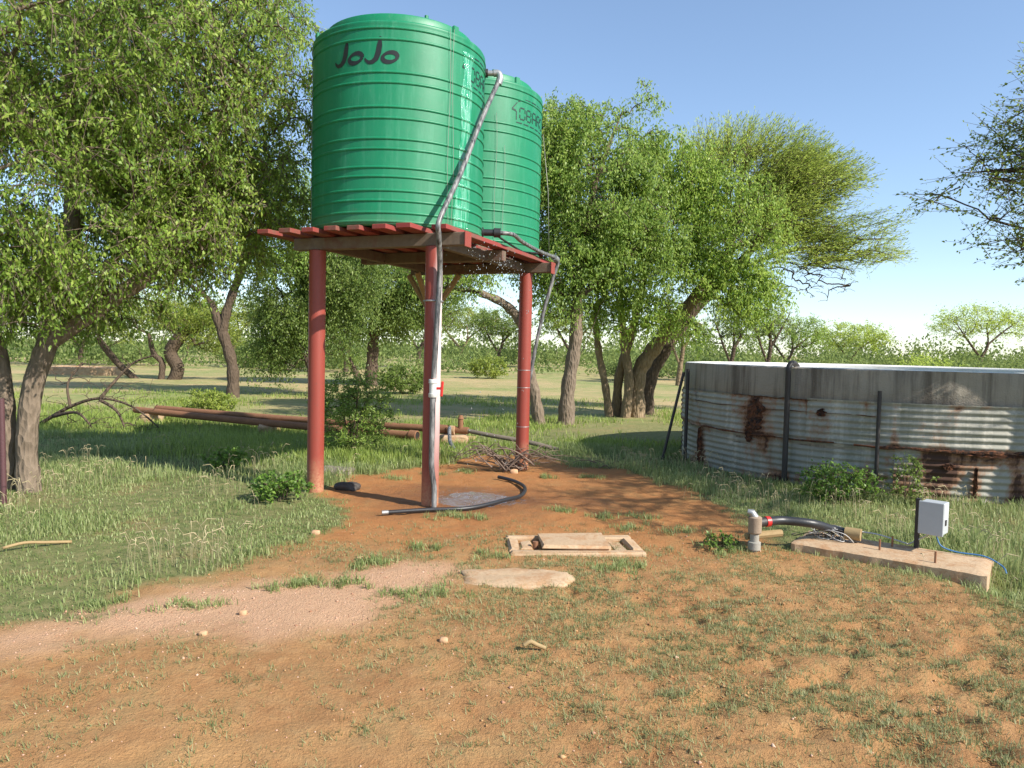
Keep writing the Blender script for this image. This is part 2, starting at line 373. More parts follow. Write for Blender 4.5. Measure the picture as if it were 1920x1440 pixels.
# ------------------------------------------------------------------ green tanks
n = NT('green_tank_plastic'); P = n.co(); s3 = n.sep(P)
g = n.noise(3, 4, .6); h = n.noise(60, 3, .6); dr = n.noise(5, 5, .65, n.map(P, (2.5, 2.5, .25)))
c = n.mix(g, (.003, .155, .066), (.004, .22, .095))
c = n.mix(n.math('MULTIPLY', n.step(dr, .52, .72), .45), c, (.07, .30, .18))
c = n.mix(n.math('MULTIPLY', n.step(n.noise(2.2, 6, .75, n.map(P, (2, 2, .5))), .48, .72), .18), c, (.08, .24, .15))
c = n.mix(n.math('MULTIPLY', n.step(n.noise(22, 5, .7), .60, .75), .22), c, (.16, .20, .12))
c = n.mix(n.math('MULTIPLY', n.step(n.math('ADD', s3[2], n.math('MULTIPLY', g, .25)), .28, .05), .30), c, (.20, .20, .12))
m_tank = n.set(base=c, rough=n.math('ADD', .36, n.math('MULTIPLY', dr, .24)), normal=n.bump(n.math('ADD', n.math('MULTIPLY', g, .8), n.math('MULTIPLY', h, .06)), .25, .012), spec=.5)
n = NT('water_film_with_glint'); P = n.co(); dr = n.noise(16, 5, .7, n.map(P, (2.2, 2.2, .22)), .4)
m_film = n.set(base=n.mix(n.step(dr, .42, .62), (.005, .26, .11), (.17, .46, .32)), rough=n.ramp(dr, [(.4, .06), (.65, .25)]), normal=n.bump(dr, .8, .02), spec=.8)  # pale green bands paint the glint of the wet film into the base
m_ink = simple('black_stencil_paint', (.012, .014, .013), .5, .3, 20, .05)
m_inkg = simple('faded_stencil_paint', (.006, .03, .02), .6, .5, 14, .05)
TR = .915; TH = 2.07
T1 = pw(.745, .55, PTOP); T2 = pw(.745, .55 + 1.85, PTOP)
ribs = [.964, .909, .75, .70, .582, .527, .427, .377, .286, .241, .173, .123, .064, .020]
def tank_profile():
    pr = [(TR - .03, 0), (TR - .004, .012)]
    for q in sorted(ribs):
        z = q * TH
        pr += [(TR, z - .021), (TR, z - .015), (TR + .007, z - .011), (TR + .012, z), (TR + .007, z + .011), (TR, z + .015), (TR, z + .021)]
    pr += [(TR, TH - .03), (TR + .004, TH - .015), (TR - .004, TH), (TR - .03, TH + .008), (TR - .06, TH - .005), (TR * .90, TH + .01), (TR * .87, TH + .02)]
    return pr
def face_dir(cn):
    d = Vector((-cn.x, -cn.y, 0)).normalized(); return d, Vector((-d.y, d.x, 0))
def on_tank(cn, th, z, off=.004):      # th: angle from the camera-facing side, positive to the right
    d, r_ = face_dir(cn); q = d * math.cos(th) + r_ * math.sin(th)
    return Vector((cn.x, cn.y, cn.z + z)) + q * (TR + off)
def ribbon(mb, cn, pts, wid, th0, z0, off=.003):
    """flat stroke lying on the tank wall; pts in metres (along the arc, up)"""
    Q = []; m = len(pts); wid = [wid] * m if isinstance(wid, (int, float)) else wid
    fine = []; fw = []
    for i in range(m - 1):
        for t in np.linspace(0, 1, 5)[:-1 if i < m - 2 else None]:
            fine.append((pts[i][0] * (1 - t) + pts[i + 1][0] * t, pts[i][1] * (1 - t) + pts[i + 1][1] * t)); fw.append(wid[i] * (1 - t) + wid[i + 1] * t)
    V = []
    for i, (sx, sy) in enumerate(fine):
        a = fine[max(i - 1, 0)]; b = fine[min(i + 1, len(fine) - 1)]; dx, dy = b[0] - a[0], b[1] - a[1]; l = math.hypot(dx, dy) or 1
        nx_, ny_ = -dy / l * fw[i] / 2, dx / l * fw[i] / 2
        for k in (1, -1): V.append(on_tank(cn, th0 + (sx + k * nx_) / TR, z0 + sy + k * ny_, off))
    mb.add(V, [(2 * i, 2 * i + 1, 2 * i + 3, 2 * i + 2) for i in range(len(fine) - 1)])
def ell(cx, cy, rx, ry, sl=0, n=14, a0=0):
    return [(cx + rx * math.cos(a0 + 2 * math.pi * k / n) + sl * ry * math.sin(a0 + 2 * math.pi * k / n), cy + ry * math.sin(a0 + 2 * math.pi * k / n)) for k in range(n + 1)]
def obaro(mb, cn, th0, z0):
    st_ = .017
    hgt = .135; wd = .092; x = .085
    G = {'O': [[(0, 0.01), (0, .05)], [(0, .08), (0, .125)], [(0.01, .135), (.08, .135)], [(.092, .125), (.092, .08)], [(.092, .05), (.092, .01)], [(.08, 0), (.01, 0)]],
         'B': [[(0, 0.01), (0, .125)], [(0.012, .135), (.075, .135)], [(.088, .125), (.088, .08)], [(.075, .067), (.012, .067)], [(.088, .055), (.088, .01)], [(.075, 0), (.012, 0)]],
         'A': [[(0, 0), (0, .125)], [(.01, .135), (.082, .135)], [(.092, .125), (.092, 0)], [(.015, .062), (.078, .062)]],
         'R': [[(0, 0), (0, .125)], [(.01, .135), (.08, .135)], [(.09, .125), (.09, .075)], [(.075, .065), (.015, .065)], [(.05, .055), (.09, 0)]]}
    for chh in 'OBARO':
        for s_ in G[chh]: ribbon(mb, cn, [(x + a, b) for a, b in s_], st_, th0, z0)
        x += wd + .034
    # the house-shaped dashed outline round the word
    W = x + .05
    roof = [(-.04, .10), (.05, .20), (.16, .245), (.30, .255), (.44, .255), (W - .16, .245), (W - .05, .20), (W + .04, .10)]
    for a, b in zip(roof[:-1], roof[1:]):
        q = lambda t: (a[0] * (1 - t) + b[0] * t, a[1] * (1 - t) + b[1] * t); ribbon(mb, cn, [q(.06), q(.88)], .013, th0, z0)
    for sg in (0, 1):
        e = lambda v: v if sg == 0 else W - v
        ribbon(mb, cn, [(e(-.04), .10), (e(.025), .085)], .02, th0, z0); ribbon(mb, cn, [(e(.03), .08), (e(.03), -.02)], .013, th0, z0)
    xx = .03
    while xx < W - .1: ribbon(mb, cn, [(xx, -.05), (xx + .095, -.05)], .013, th0, z0); xx += .125
def tank(cn, label, first):
    global TH
    TH = 1.955 if first else 2.06
    t = thing('water_tank', cn, label, 'tank', 'green water tanks on the stand')
    body = MB().lathe(tank_profile(), cn, 96).build('body', m_tank, t, True, None, 55)
    nz = TH + .02
    nk = MB().lathe([(TR * .88, nz - .03), (TR * .875, nz + .02), (TR * .87, nz + .085), (TR * .86, nz + .098), (TR * .80, nz + .105), (TR * .4, nz + .115), (0, nz + .12)], cn, 64).build('neck', m_tank, t, True, None, 40)
    ld = MB().lathe([(.22, nz + .11), (.22, nz + .14), (.20, nz + .148), (0, nz + .15)], cn, 32).build('lid', m_tank, t, True, None, 40); ld.parent = nk
    d, r_ = face_dir(cn)
    for th in (-75, 38, 150, 255):
        q = d * math.cos(R(th)) + r_ * math.sin(R(th)); tg = Vector((-q.y, q.x, 0))
        rot = Matrix((tg, q, Vector((0, 0, 1)))).transposed()
        MB().box(cn + q * (TR - .035) + Vector((0, 0, TH + .035)), (.075, .035, .10), rot, .01).build('lifting_lug', m_tank, t)
    for th in (20, 100):
        q = d * math.cos(R(th)) + r_ * math.sin(R(th)); MB().tube([cn + q * TR * .80 + Vector((0, 0, nz + .09)), cn + q * TR * .80 + Vector((0, 0, nz + .145))], .02, 8).build('knob', m_tank, t).parent = nk
    if first:
        mb = MB(); k = .66 / .60; th0 = R(-43); z0 = TH * .79
        J = [(.128, .245), (.122, .17), (.112, .10), (.094, .045), (.062, .014), (.028, .010), (.004, .03), (-.006, .052)]; jw = [.016, .050, .054, .050, .042, .034, .024, .008]
        for ox, sc_ in ((0, 1.0), (.315, 1.04)):
            ribbon(mb, cn, [(k * (ox + a * sc_), b * sc_) for a, b in J], jw, th0, z0)
            ow = [.024 + .020 * abs(math.sin(2 * math.pi * i / 14 + .6)) for i in range(15)]
            ribbon(mb, cn, [(k * (ox + .006 + a), b) for a, b in ell(.213, .060, .064, .047, .3)], ow, th0, z0)
        lt = mb.build('lettering', m_ink, t)
    mb = MB(); obaro(mb, cn, R(45 if first else 34), TH * .79 + .015); mb.build('stencilled_logo', m_inkg, t)
    return t
random.seed(3)
tk1 = tank(T1, 'nearer green plastic water tank with the big black lettering', True)
tk2 = tank(T2, 'farther green plastic water tank, partly hidden behind the nearer tank', False)
# water running down the wall of the near tank
TH = 1.955
V = []; F = []
nzs = 60; nts = 10
prof = tank_profile(); pz = [p[1] for p in prof]; prr = [p[0] for p in prof]
zs_ = sorted(set([z for z in pz if .05 < z < TH * .93] + list(np.linspace(.05, TH * .93, 40))))
for i, z in enumerate(zs_):
    rr = np.interp(z, pz, prr) - TR; u_ = z / TH
    wdt = .05 + .06 * vnoise(z * 5, 3.3) + .03 * (1 - u_); cen = R(50) - .10 * (1 - u_) + .05 * (vnoise(z * 2.2, 9) - .5)
    for j in range(nts + 1):
        t = j / nts * 2 - 1; V.append(on_tank(T1, cen + t * wdt, z, rr + .0025 + .002 * (1 - t * t)))
F = [(i * (nts + 1) + j, i * (nts + 1) + j + 1, (i + 1) * (nts + 1) + j + 1, (i + 1) * (nts + 1) + j) for i in range(len(zs_) - 1) for j in range(nts)]
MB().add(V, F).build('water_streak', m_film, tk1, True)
# tie wires over the tanks
def wire_on(cn, th, z0, z1, root, sway=.012, off=.022, rad=.0022):
    pts = [on_tank(cn, th + sway * math.sin(7 * t) + .01 * t, z0 + (z1 - z0) * t, off) for t in np.linspace(0, 1, 14)]
    MB().tube(pts, rad, 5).build('tie_wire', m_wire, root, True)
wire_on(T1, R(31), TH + .02, -.02, tk1); wire_on(T1, R(34), TH + .02, -.02, tk1, -.014)
wire_on(T1, R(-72), TH + .02, -.02, tk1)
TH = 2.06
wire_on(T2, R(18), TH * .8, -.02, tk2); wire_on(T2, R(25), TH * .62, -.02, tk2)
p0 = on_tank(T2, R(86), TH * .8, .02); p1 = pw(-.25, 2.75, PTOP + .01)
MB().tube([p0, p0 * .55 + p1 * .45 + Vector((.03, 0, 0)), p1], .004, 5).build('tie_wire', m_wire, tk2, True)

# ------------------------------------------------------------------ pipes on the stand
def smooth(pts, k=8):
    P = [Vector(p) for p in pts]; out = []
    for i in range(len(P) - 1):
        a = P[max(i - 1, 0)]; b = P[i]; c = P[i + 1]; d = P[min(i + 2, len(P) - 1)]
        for t in np.linspace(0, 1, k, endpoint=False):
            out.append(.5 * ((2 * b) + (-a + c) * t + (2 * a - 5 * b + 4 * c - d) * t * t + (-a + 3 * b - 3 * c + d) * t ** 3))
    out.append(P[-1]); return out
TH = 1.955
d1, r1 = face_dir(T1)
q = d1 * math.cos(R(82)) + r1 * math.sin(R(82))
o0 = T1 + q * (TR - .02) + Vector((0, 0, TH * .925)); o1 = T1 + q * (TR + .155) + Vector((0, 0, TH * .925))
foot = pw(-.20, -.275, PTOP - .02); top2 = pw(-.115, -.09, TOPZ - .12)
gp = pw(-.06, -.105, 0)
# valve sits on the pole facing the camera
vz = 1.20
fd = Vector((.2, -.98, 0)).normalized() * .125
pm0 = PM.copy()
dp = thing('delivery_pipe', (gp.x, gp.y, 0), 'long grey hose running from the near tank down the wet middle pole', 'pipe')
MB().tube([o0, o1], .030, 12).build('outlet_fitting', m_steel, dp, True, None, 40)
MB().tube([o0 + q * .03, o0 + q * .055], .046, 10).build('nut', m_dark, dp)
MB().tube(smooth([o1 - q * .06, o1 - q * .01, o1 + Vector((.012, -.01, -.05)), o1 + Vector((-.005, -.02, -.12))], 5), .038, 12).build('elbow', m_steel, dp, True, None, 40)
hp = [o1 + Vector((-.003, -.02, -.09)), o1 * .66 + foot * .34 + Vector((.0, -.02, -.02)), o1 * .33 + foot * .67 + Vector((.0, -.015, -.02)), foot + Vector((0, 0, .06)), foot + Vector((-.01, .02, -.10)), pm0 + fd + Vector((.045, 0, 2.36)), pm0 + fd + Vector((.03, 0, 1.9)), pm0 + fd + Vector((.005, 0, vz + .10))]
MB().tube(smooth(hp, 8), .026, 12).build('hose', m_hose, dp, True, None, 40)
vp = pm0 + fd + Vector((0, 0, vz))
vb = MB().tube([vp + Vector((0, 0, -.09)), vp + Vector((0, 0, -.085)), vp + Vector((0, 0, -.05)), vp + Vector((0, 0, -.048)), vp + Vector((0, 0, .048)), vp + Vector((0, 0, .05)), vp + Vector((0, 0, .085)), vp + Vector((0, 0, .09))], [.04, .044, .044, .036, .036, .044, .044, .04], 14).build('valve_body', simple('pale_valve_plastic', (.55, .56, .53), .45, .1, 10, .05), dp, True, None, 40)
hm = simple('red_plastic', (.52, .025, .02), .4, .15, 10, .05)
mbh = MB().tube([vp + Vector((.03, 0, 0)), vp + Vector((.085, -.004, 0))], .013, 8).box(vp + Vector((.088, -.004, -.005)), (.026, .03, .15), Matrix.Rotation(R(4), 3, 'Y'), .006)
mbh.build('valve_handle', hm, dp).parent = vb
gzp = gz1(-.70, 7.28)
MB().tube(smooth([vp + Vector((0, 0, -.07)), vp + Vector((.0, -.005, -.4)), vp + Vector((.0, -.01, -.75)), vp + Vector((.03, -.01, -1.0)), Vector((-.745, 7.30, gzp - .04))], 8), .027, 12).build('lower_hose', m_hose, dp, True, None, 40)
MB().lathe([(.096, -.008), (.103, 0), (.096, .008)], pw(0, 0, 2.06), 24).build('clamp', m_steel, dp, True)
# outlet pipe joining both tanks and running down behind the right pole
q2 = d1 * math.cos(R(84)) + r1 * math.sin(R(84))
a0 = T1 + q2 * (TR - .03) + Vector((0, 0, .10)); edge = pw(-.30, 2.80, PTOP + .05)
op = thing('outlet_pipe', pw(-.12, 2.72, 0), 'grey hose joining both tank outlets and bending down beside the right pole', 'pipe')
MB().tube([a0, a0 + q2 * .05, a0 + q2 * .055, a0 + q2 * .16, a0 + q2 * .165, a0 + q2 * .24], [.055, .055, .038, .038, .052, .052], 12).build('outlet_fitting', m_black, op, True, None, 40)
rp = [a0 + q2 * .22, a0 + q2 * .34 + PV * .10, pw(-.27, 1.7, PTOP + .10), pw(-.29, 2.3, PTOP + .055), pw(-.30, 2.82, PTOP + .05), pw(-.31, 2.93, PTOP - .01), pw(-.26, 2.90, PTOP - .22), pw(-.16, 2.80, 2.05), pw(-.07, 2.74, 1.5), pw(.02, 2.72, .8), pw(.03, 2.72, gz1(*pw(.03, 2.72, 0)[:2]) - .05)]
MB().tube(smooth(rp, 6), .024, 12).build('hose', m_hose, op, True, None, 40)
MB().tube([pw(-.30, 2.80, PTOP + .05), pw(-.305, 2.9, PTOP + .03)], .042, 12).build('coupling', m_steel, op, True, None, 40)
d2, r2 = face_dir(T2); q3 = d2 * math.cos(R(80)) + r2 * math.sin(R(80)); b0 = T2 + q3 * (TR - .03) + Vector((0, 0, .09))
MB().tube([b0, b0 + q3 * .09], .045, 10).build('outlet_fitting', m_black, op, True, None, 40)
MB().tube(smooth([a0 + q2 * .2 + Vector((0, 0, -.03)), pw(-.2, 1.75, PTOP + .02), pw(-.2, 2.05, PTOP + .02), b0 + q3 * .08], 6), .012, 8).build('thin_hose', m_black, op, True)

# falling drips
n = NT('clear_water'); m_water = n.set(base=(.9, .95, 1), rough=.03, spec=.6); n.b.inputs['Transmission Weight'].default_value = .85; n.b.inputs['IOR'].default_value = 1.33
_ico = [(0, 0, 1), (.89, 0, .45), (.28, .85, .45), (-.72, .53, .45), (-.72, -.53, .45), (.28, -.85, .45), (.72, .53, -.45), (-.28, .85, -.45), (-.89, 0, -.45), (-.28, -.85, -.45), (.72, -.53, -.45), (0, 0, -1)]
_icf = [(0, 1, 2), (0, 2, 3), (0, 3, 4), (0, 4, 5), (0, 5, 1), (1, 6, 2), (2, 7, 3), (3, 8, 4), (4, 9, 5), (5, 10, 1), (2, 6, 7), (3, 7, 8), (4, 8, 9), (5, 9, 10), (1, 10, 6), (6, 11, 7), (7, 11, 8), (8, 11, 9), (9, 11, 10), (10, 11, 6)]
ICV = np.array(_ico); ICF = np.array(_icf)
OCV = np.array([(1, 0, 0), (0, 1, 0), (-1, 0, 0), (0, -1, 0), (.2, .1, 1), (0, 0, -1.)]) * 1.1; OCF = np.array([(0, 1, 4), (1, 2, 4), (2, 3, 4), (3, 0, 4), (1, 0, 5), (2, 1, 5), (3, 2, 5), (0, 3, 5)])
def grit(cs, rs, sq, rg):
    k = len(cs); a = rg.uniform(0, 6.28, k); c, s_ = np.cos(a)[:, None], np.sin(a)[:, None]; B_ = OCV[None] * (rs[:, None] * rg.uniform(.7, 1.3, (k, 3)) * np.array([1, 1, sq]))[:, None, :]
    B_ = np.stack([B_[..., 0] * c - B_[..., 1] * s_, B_[..., 0] * s_ + B_[..., 1] * c, B_[..., 2]], -1); return (cs[:, None] + B_).reshape(-1, 3), (OCF[None] + (np.arange(k) * 6)[:, None, None]).reshape(-1, 3)
def blobs(cs, rs, stretch=None):
    cs = np.asarray(cs); rs = np.asarray(rs); k = len(cs); sc = np.ones((k, 3)) * rs[:, None]
    if stretch is not None: sc[:, 2] *= stretch
    V = (cs[:, None, :] + ICV[None] * sc[:, None, :]).reshape(-1, 3); F = (ICF[None] + (np.arange(k) * 12)[:, None, None]).reshape(-1, 3); return V, F
k = 300
aa = rng.uniform(-.40, -.05, k); bb = rng.normal(.95, .42, k); zz = np.where(rng.random(k) < .72, rng.uniform(2.05, PTOP - .05, k), rng.uniform(.15, 2.2, k))
cs = np.array([tuple(pw(a, b, z)) for a, b, z in zip(aa, bb, zz)])
V, F = blobs(cs, rng.uniform(.0025, .006, k), rng.uniform(1, 2.2, k))
o = np_mesh('water_drops', V, F, m_water, None, True); tag(o, 'water drops falling from the edge of the tank stand', 'water drops', kind='stuff')

# ------------------------------------------------------------------ round reservoir of concrete and corrugated iron
RC = Vector((5.75, 11.27, 0)); RR = 3.10; RH = 1.46
def at_res(th, r, z): return Vector((RC.x + r * math.cos(th), RC.y + r * math.sin(th), z))
rv = thing('water_reservoir', RC, 'round low reservoir of rusty corrugated iron with a concrete rim', 'reservoir')
n = NT('stained_concrete_rim'); P = n.co(); g = n.noise(2.5, 5, .65); st_n = n.noise(3.2, 5, .7, n.map(P, (1.6, 1.6, .12))); h = n.noise(50, 4, .7)
c = n.mix(g, (.24, .20, .155), (.37, .33, .265))
c = n.mix(n.math('MULTIPLY', n.step(st_n, .45, .62), .8), c, (.085, .065, .048))
c = n.mix(n.math('MULTIPLY', n.step(h, .55, .75), .35), c, (.24, .19, .14))
m_rim = n.set(base=c, rough=.88, normal=n.bump(n.math('ADD', g, n.math('MULTIPLY', h, .5)), .8, .03))
n = NT('sunlit_rim_top'); g = n.noise(3, 5, .7); h = n.noise(30, 4, .7)
m_rimtop = n.set(base=n.mix(n.math('MULTIPLY', n.step(g, .5, .75), .5), (.80, .77, .71), (.55, .47, .38)), rough=.8, normal=n.bump(h, .3, .01))  # near-white base paints sunlight onto the plain concrete of rim top and inner wall
wobr = lambda th, z: .012 * math.sin(5 * th + 1) + .007 * math.sin(11 * th)
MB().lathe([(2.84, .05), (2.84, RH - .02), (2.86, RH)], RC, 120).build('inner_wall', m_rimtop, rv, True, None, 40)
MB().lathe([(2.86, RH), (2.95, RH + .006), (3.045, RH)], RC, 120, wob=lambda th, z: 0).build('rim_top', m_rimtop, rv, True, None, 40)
mb = MB(); 
mb.lathe([(3.045, RH), (3.058, RH - .015), (3.062, RH - .2), (3.066, RH - .42), (3.05, RH - .44), (3.05, -.1)], RC, 160, wob=lambda th, z: wobr(th, z) * (0 if z > RH - .01 else 1))
mb.build('concrete_rim', m_rim, rv, True, None, 40)
m_pool = NT('reservoir_water').set(base=(.02, .05, .045), rough=.06, spec=.5)
MB().lathe([(0, .95), (2.845, .95)], RC, 64).build('water_surface', m_pool, rv)
def iron(name, seed, rustlvl):
    n = NT(name); P = n.co(); Pm = n.map(P, (1, 1, 1), (seed * 3.1, seed * 1.7, seed))
    g = n.noise(2.2, 5, .65, Pm); st2 = n.noise(6, 5, .7, n.map(Pm, (1.3, 1.3, .10))); h = n.noise(38, 4, .7); big = n.noise(1.1, 6, .72, Pm, .6)
    c = n.mix(g, (.19, .185, .15), (.39, .37, .31))
    c = n.mix(n.math('MULTIPLY', n.step(st2, .50, .68), .55), c, (.60, .54, .45))
    c = n.mix(n.math('MULTIPLY', n.step(n.noise(3, 4, .7, n.map(Pm, (1.4, 1.4, .2))), .52, .70), .55), c, (.12, .13, .085))
    ru = n.math('ADD', n.math('ADD', n.math('MULTIPLY', big, .7), n.math('MULTIPLY', st2, .3)), n.math('MULTIPLY', n.attr('rust'), .13))
    m1 = n.step(ru, rustlvl - .03, rustlvl + .05); m2 = n.step(ru, rustlvl + .05, rustlvl + .10)
    c = n.mix(n.math('MULTIPLY', m1, .8), c, n.mix(h, (.30, .14, .06), (.20, .075, .035)))
    c = n.mix(n.math('MULTIPLY', m2, .9), c, (.045, .022, .016))
    return n.set(base=c, rough=n.mix(m1, (.55,) * 3, (.9,) * 3), metal=0.0, normal=n.bump(h, .25, .006), spec=.35)
m_iron = [iron('corrugated_iron_a', 1, .56), iron('corrugated_iron_b', 5, .575), iron('corrugated_iron_c', 9, .535)]
random.seed(21)
RUST = [(213, .84, .16, .30), (211, .60, .10, .2), (191.5, .30, .08, .3), (229, .93, .10, .10), (262, .54, .34, .05), (254, .38, .09, .08), (259, .24, .05, .22), (267, .28, .05, .22), (240, .2, .12, .10), (222, .08, .5, .08)]
def rust_f(th, z):
    d = math.degrees(th) % 360; v = 0
    for a, zc, wa, hz in RUST:
        u_ = (d - a) / math.degrees(wa / RR); t = (z - zc) / hz; t = t * .45 if t < 0 else t
        v = max(v, math.exp(-.5 * (u_ * u_ + t * t)))
    return v + .55 * math.exp(-((z - .585) / .035) ** 2) + .35 * math.exp(-((z - 1.06) / .03) ** 2) + .4 * max(0, 1 - z / .12)
def sheet(th0, th1, z0, z1, r, seed, mat, lab=None):
    na = 22; pitch = .0762; nz_ = int((z1 - z0) / pitch * 7); V = []
    for i in range(nz_ + 1):
        for j in range(na + 1):
            u_ = j / na; t = i / nz_; th = th0 + (th1 - th0) * u_
            lo = z0 + .035 * (fbm(np.array(th * 6 + seed), np.array(seed * 3.3), 3) - .5); z = lo + (z1 - lo) * t
            rr = r + .0105 * math.sin(2 * math.pi * z / pitch) + .03 * (float(fbm(np.array(th * 4 + seed * 5), np.array(z * 3 + seed), 2)) - .5)
            rr += .045 * max(0, float(vnoise(th * 9 + seed * 7, seed * 2.0)) - .55) * max(0, 1 - t * 5)       # lower edge curls out here and there
            V.append(at_res(th, rr, z))
    k = na + 1; F = [(i * k + j, i * k + j + 1, (i + 1) * k + j + 1, (i + 1) * k + j) for i in range(nz_) for j in range(na)]
    o = MB().add(V, F).build('corrugated_sheet', mat, rv, True, lab)
    at = o.data.attributes.new('rust', 'FLOAT', 'POINT'); at.data.foreach_set('value', [rust_f(math.atan2(p.y - RC.y, p.x - RC.x), p.z) for p in V]); return o
step_ = 2 * math.pi / 9
for k in range(9):
    a0_ = R(187) + k * step_
    sheet(a0_ - .02, a0_ + step_ + .02, .575, 1.075 + .02 * math.sin(k * 2.2), RR + .012 * (k % 2), k + 1, m_iron[k % 3])
    a1_ = a0_ + step_ * .45
    sheet(a1_ - .02, a1_ + step_ + .02, -.06, .60, RR - .034 + .012 * (k % 2), k + 21, m_iron[(k + 1) % 3])
# rusted-through patches: torn flakes standing proud of the sheets
n = NT('flaking_rust'); g = n.noise(16, 5, .75); h = n.noise(60, 4, .7)
m_flake = n.set(base=n.mix(n.step(g, .40, .62), (.022, .013, .010), n.mix(h, (.26, .095, .035), (.13, .045, .02))), rough=.95, normal=n.bump(n.math('ADD', g, h), .9, .02))
def flake(thc, zc, wth, hz, seed):
    V = []; na, nz_ = 12, 18
    r0 = np.random.default_rng(seed)
    for i in range(nz_ + 1):
        t = i / nz_ * 2 - 1; wv = math.sqrt(max(0, 1 - t * t)) * (.45 + 1.0 * float(vnoise(i * .55, seed)))
        sh = .5 * (float(vnoise(i * .3, seed + 9)) - .5)
        for j in range(na + 1):
            u_ = j / na * 2 - 1; z = zc + t * hz
            th = thc + (u_ * wv + sh) * wth / RR
            rim = max(0, 1 - max(abs(u_), abs(t)) ** 2)
            V.append(at_res(th, RR + .029 - .034 * (1 - min(1, rim * 5)) + .02 * (r0.random() - .5) * min(1, rim * 4), z))
    k = na + 1; MB().add(V, [(i * k + j, i * k + j + 1, (i + 1) * k + j + 1, (i + 1) * k + j) for i in range(nz_) for j in range(na)]).build('rust_patch', m_flake, rv)
def res_ang(px_x, px_y): return math.atan2(px_y - RC.y, px_x - RC.x)
A0 = res_ang(3.38, 9.15)
flake(R(213), .84, .10, .22, 4); flake(R(211), .60, .05, .14, 6); flake(R(191.5), .30, .035, .26, 8); flake(R(229), .93, .06, .05, 12)
flake(R(262), .55, .24, .03, 14); flake(R(254), .40, .06, .04, 17); flake(R(259), .25, .02, .16, 22)
# loose ragged seam strip between the tiers
def seam(t0, t1, z, seed, w_=.018):
    pts = []; rad = []
    for t in np.linspace(0, 1, 40):
        th = t0 + (t1 - t0) * t; pts.append(at_res(th, RR + .016 + .008 * math.sin(40 * t + seed), z + .03 * (float(fbm(np.array(t * 9 + seed), np.array(2.0), 3)) - .5)))
        rad.append(w_ * (.15 + .85 * float(vnoise(t * 22, seed))))
    MB().tube(pts, rad, 6).build('rusted_seam', m_flake, rv)
seam(R(186), R(232), .575, 1); seam(R(236), R(282), .575, 5, .03); seam(R(206), R(228), 1.072, 9, .010); seam(R(188), R(240), .925, 12, .007)
# upright posts
def post(th, r, z1, rad, hook=False, lean=0.0, name='post'):
    b = at_res(th, r, -.15); t = at_res(th + lean, r, z1)
    if hook:
        inn = at_res(th, r - .22, z1 - .01); MB().tube([b] + smooth([t + Vector((0, 0, -.08)), t + Vector((0, 0, -.02)), t * .75 + inn * .25 + Vector((0, 0, .045)), t * .35 + inn * .65 + Vector((0, 0, .05)), inn + Vector((0, 0, .0)), inn + Vector((0, 0, -.12))], 5), rad, 14).build(name, m_dark, rv, True, None, 40)
    else: MB().tube([b, t], rad, 10).build(name, m_dark, rv, True, None, 40)
post(res_ang(3.38, 9.15), RR + .075, RH + .0, .034, True, name='overflow_pipe'); pass
post(res_ang(4.22, 8.55), RR + .06, RH - .24, .022)
post(res_ang(2.6, 11.0), RR + .075, RH - .09, .026); 
bq = at_res(res_ang(2.6, 11.0), RR + .42, -.1); MB().tube([bq + Vector((0, .1, 0)), at_res(res_ang(2.6, 11.05), RR + .12, RH - .14)], .022, 8).build('strut', m_dark, rv, True, None, 40)

# ------------------------------------------------------------------ tree tools
def tubes_np(P, par, rad, sides=5):
    """tapered open frustum for every node that has a parent"""
    idx = np.where(par >= 0)[0]; a = P[par[idx]]; b = P[idx]; ra = rad[par[idx]]; rb = rad[idx]
    ra = np.minimum(ra, rb * 1.6 + .002)
    d = b - a; l = np.linalg.norm(d, axis=1, keepdims=True) + 1e-9; d = d / l
    b = b + d * np.minimum(rb[:, None] * .4, .02)
    ref = np.where(np.abs(d[:, 2:3]) > .9, np.array([[1., 0, 0]]), np.array([[0, 0, 1.]])); u = np.cross(d, ref); u /= np.linalg.norm(u, axis=1, keepdims=True) + 1e-9; v = np.cross(d, u)
    th = np.arange(sides) * 2 * np.pi / sides; c = np.cos(th)[None, :, None]; s = np.sin(th)[None, :, None]
    ring = u[:, None] * c + v[:, None] * s
    A = a[:, None] + ring * ra[:, None, None]; B = b[:, None] + ring * rb[:, None, None]
    V = np.concatenate([A, B], 1).reshape(-1, 3); k = len(idx); base = (np.arange(k) * 2 * sides)[:, None]
    j = np.arange(sides); F = np.stack([base + j, base + (j + 1) % sides, base + sides + (j + 1) % sides, base + sides + j], -1).reshape(-1, 4)
    return V, F
def ell_pts(rg, ells, num, hollow=.45):
    w_ = np.array([e[3] * e[4] * e[5] for e in ells]); pick = rg.choice(len(ells), num, p=w_ / w_.sum()); E_ = np.array(ells)[pick]
    d = rg.normal(size=(num, 3)); d /= np.linalg.norm(d, axis=1, keepdims=True); r = (hollow ** 3 + (1 - hollow ** 3) * rg.random(num)) ** (1 / 3)
    return E_[:, :3] + d * r[:, None] * E_[:, 3:6]
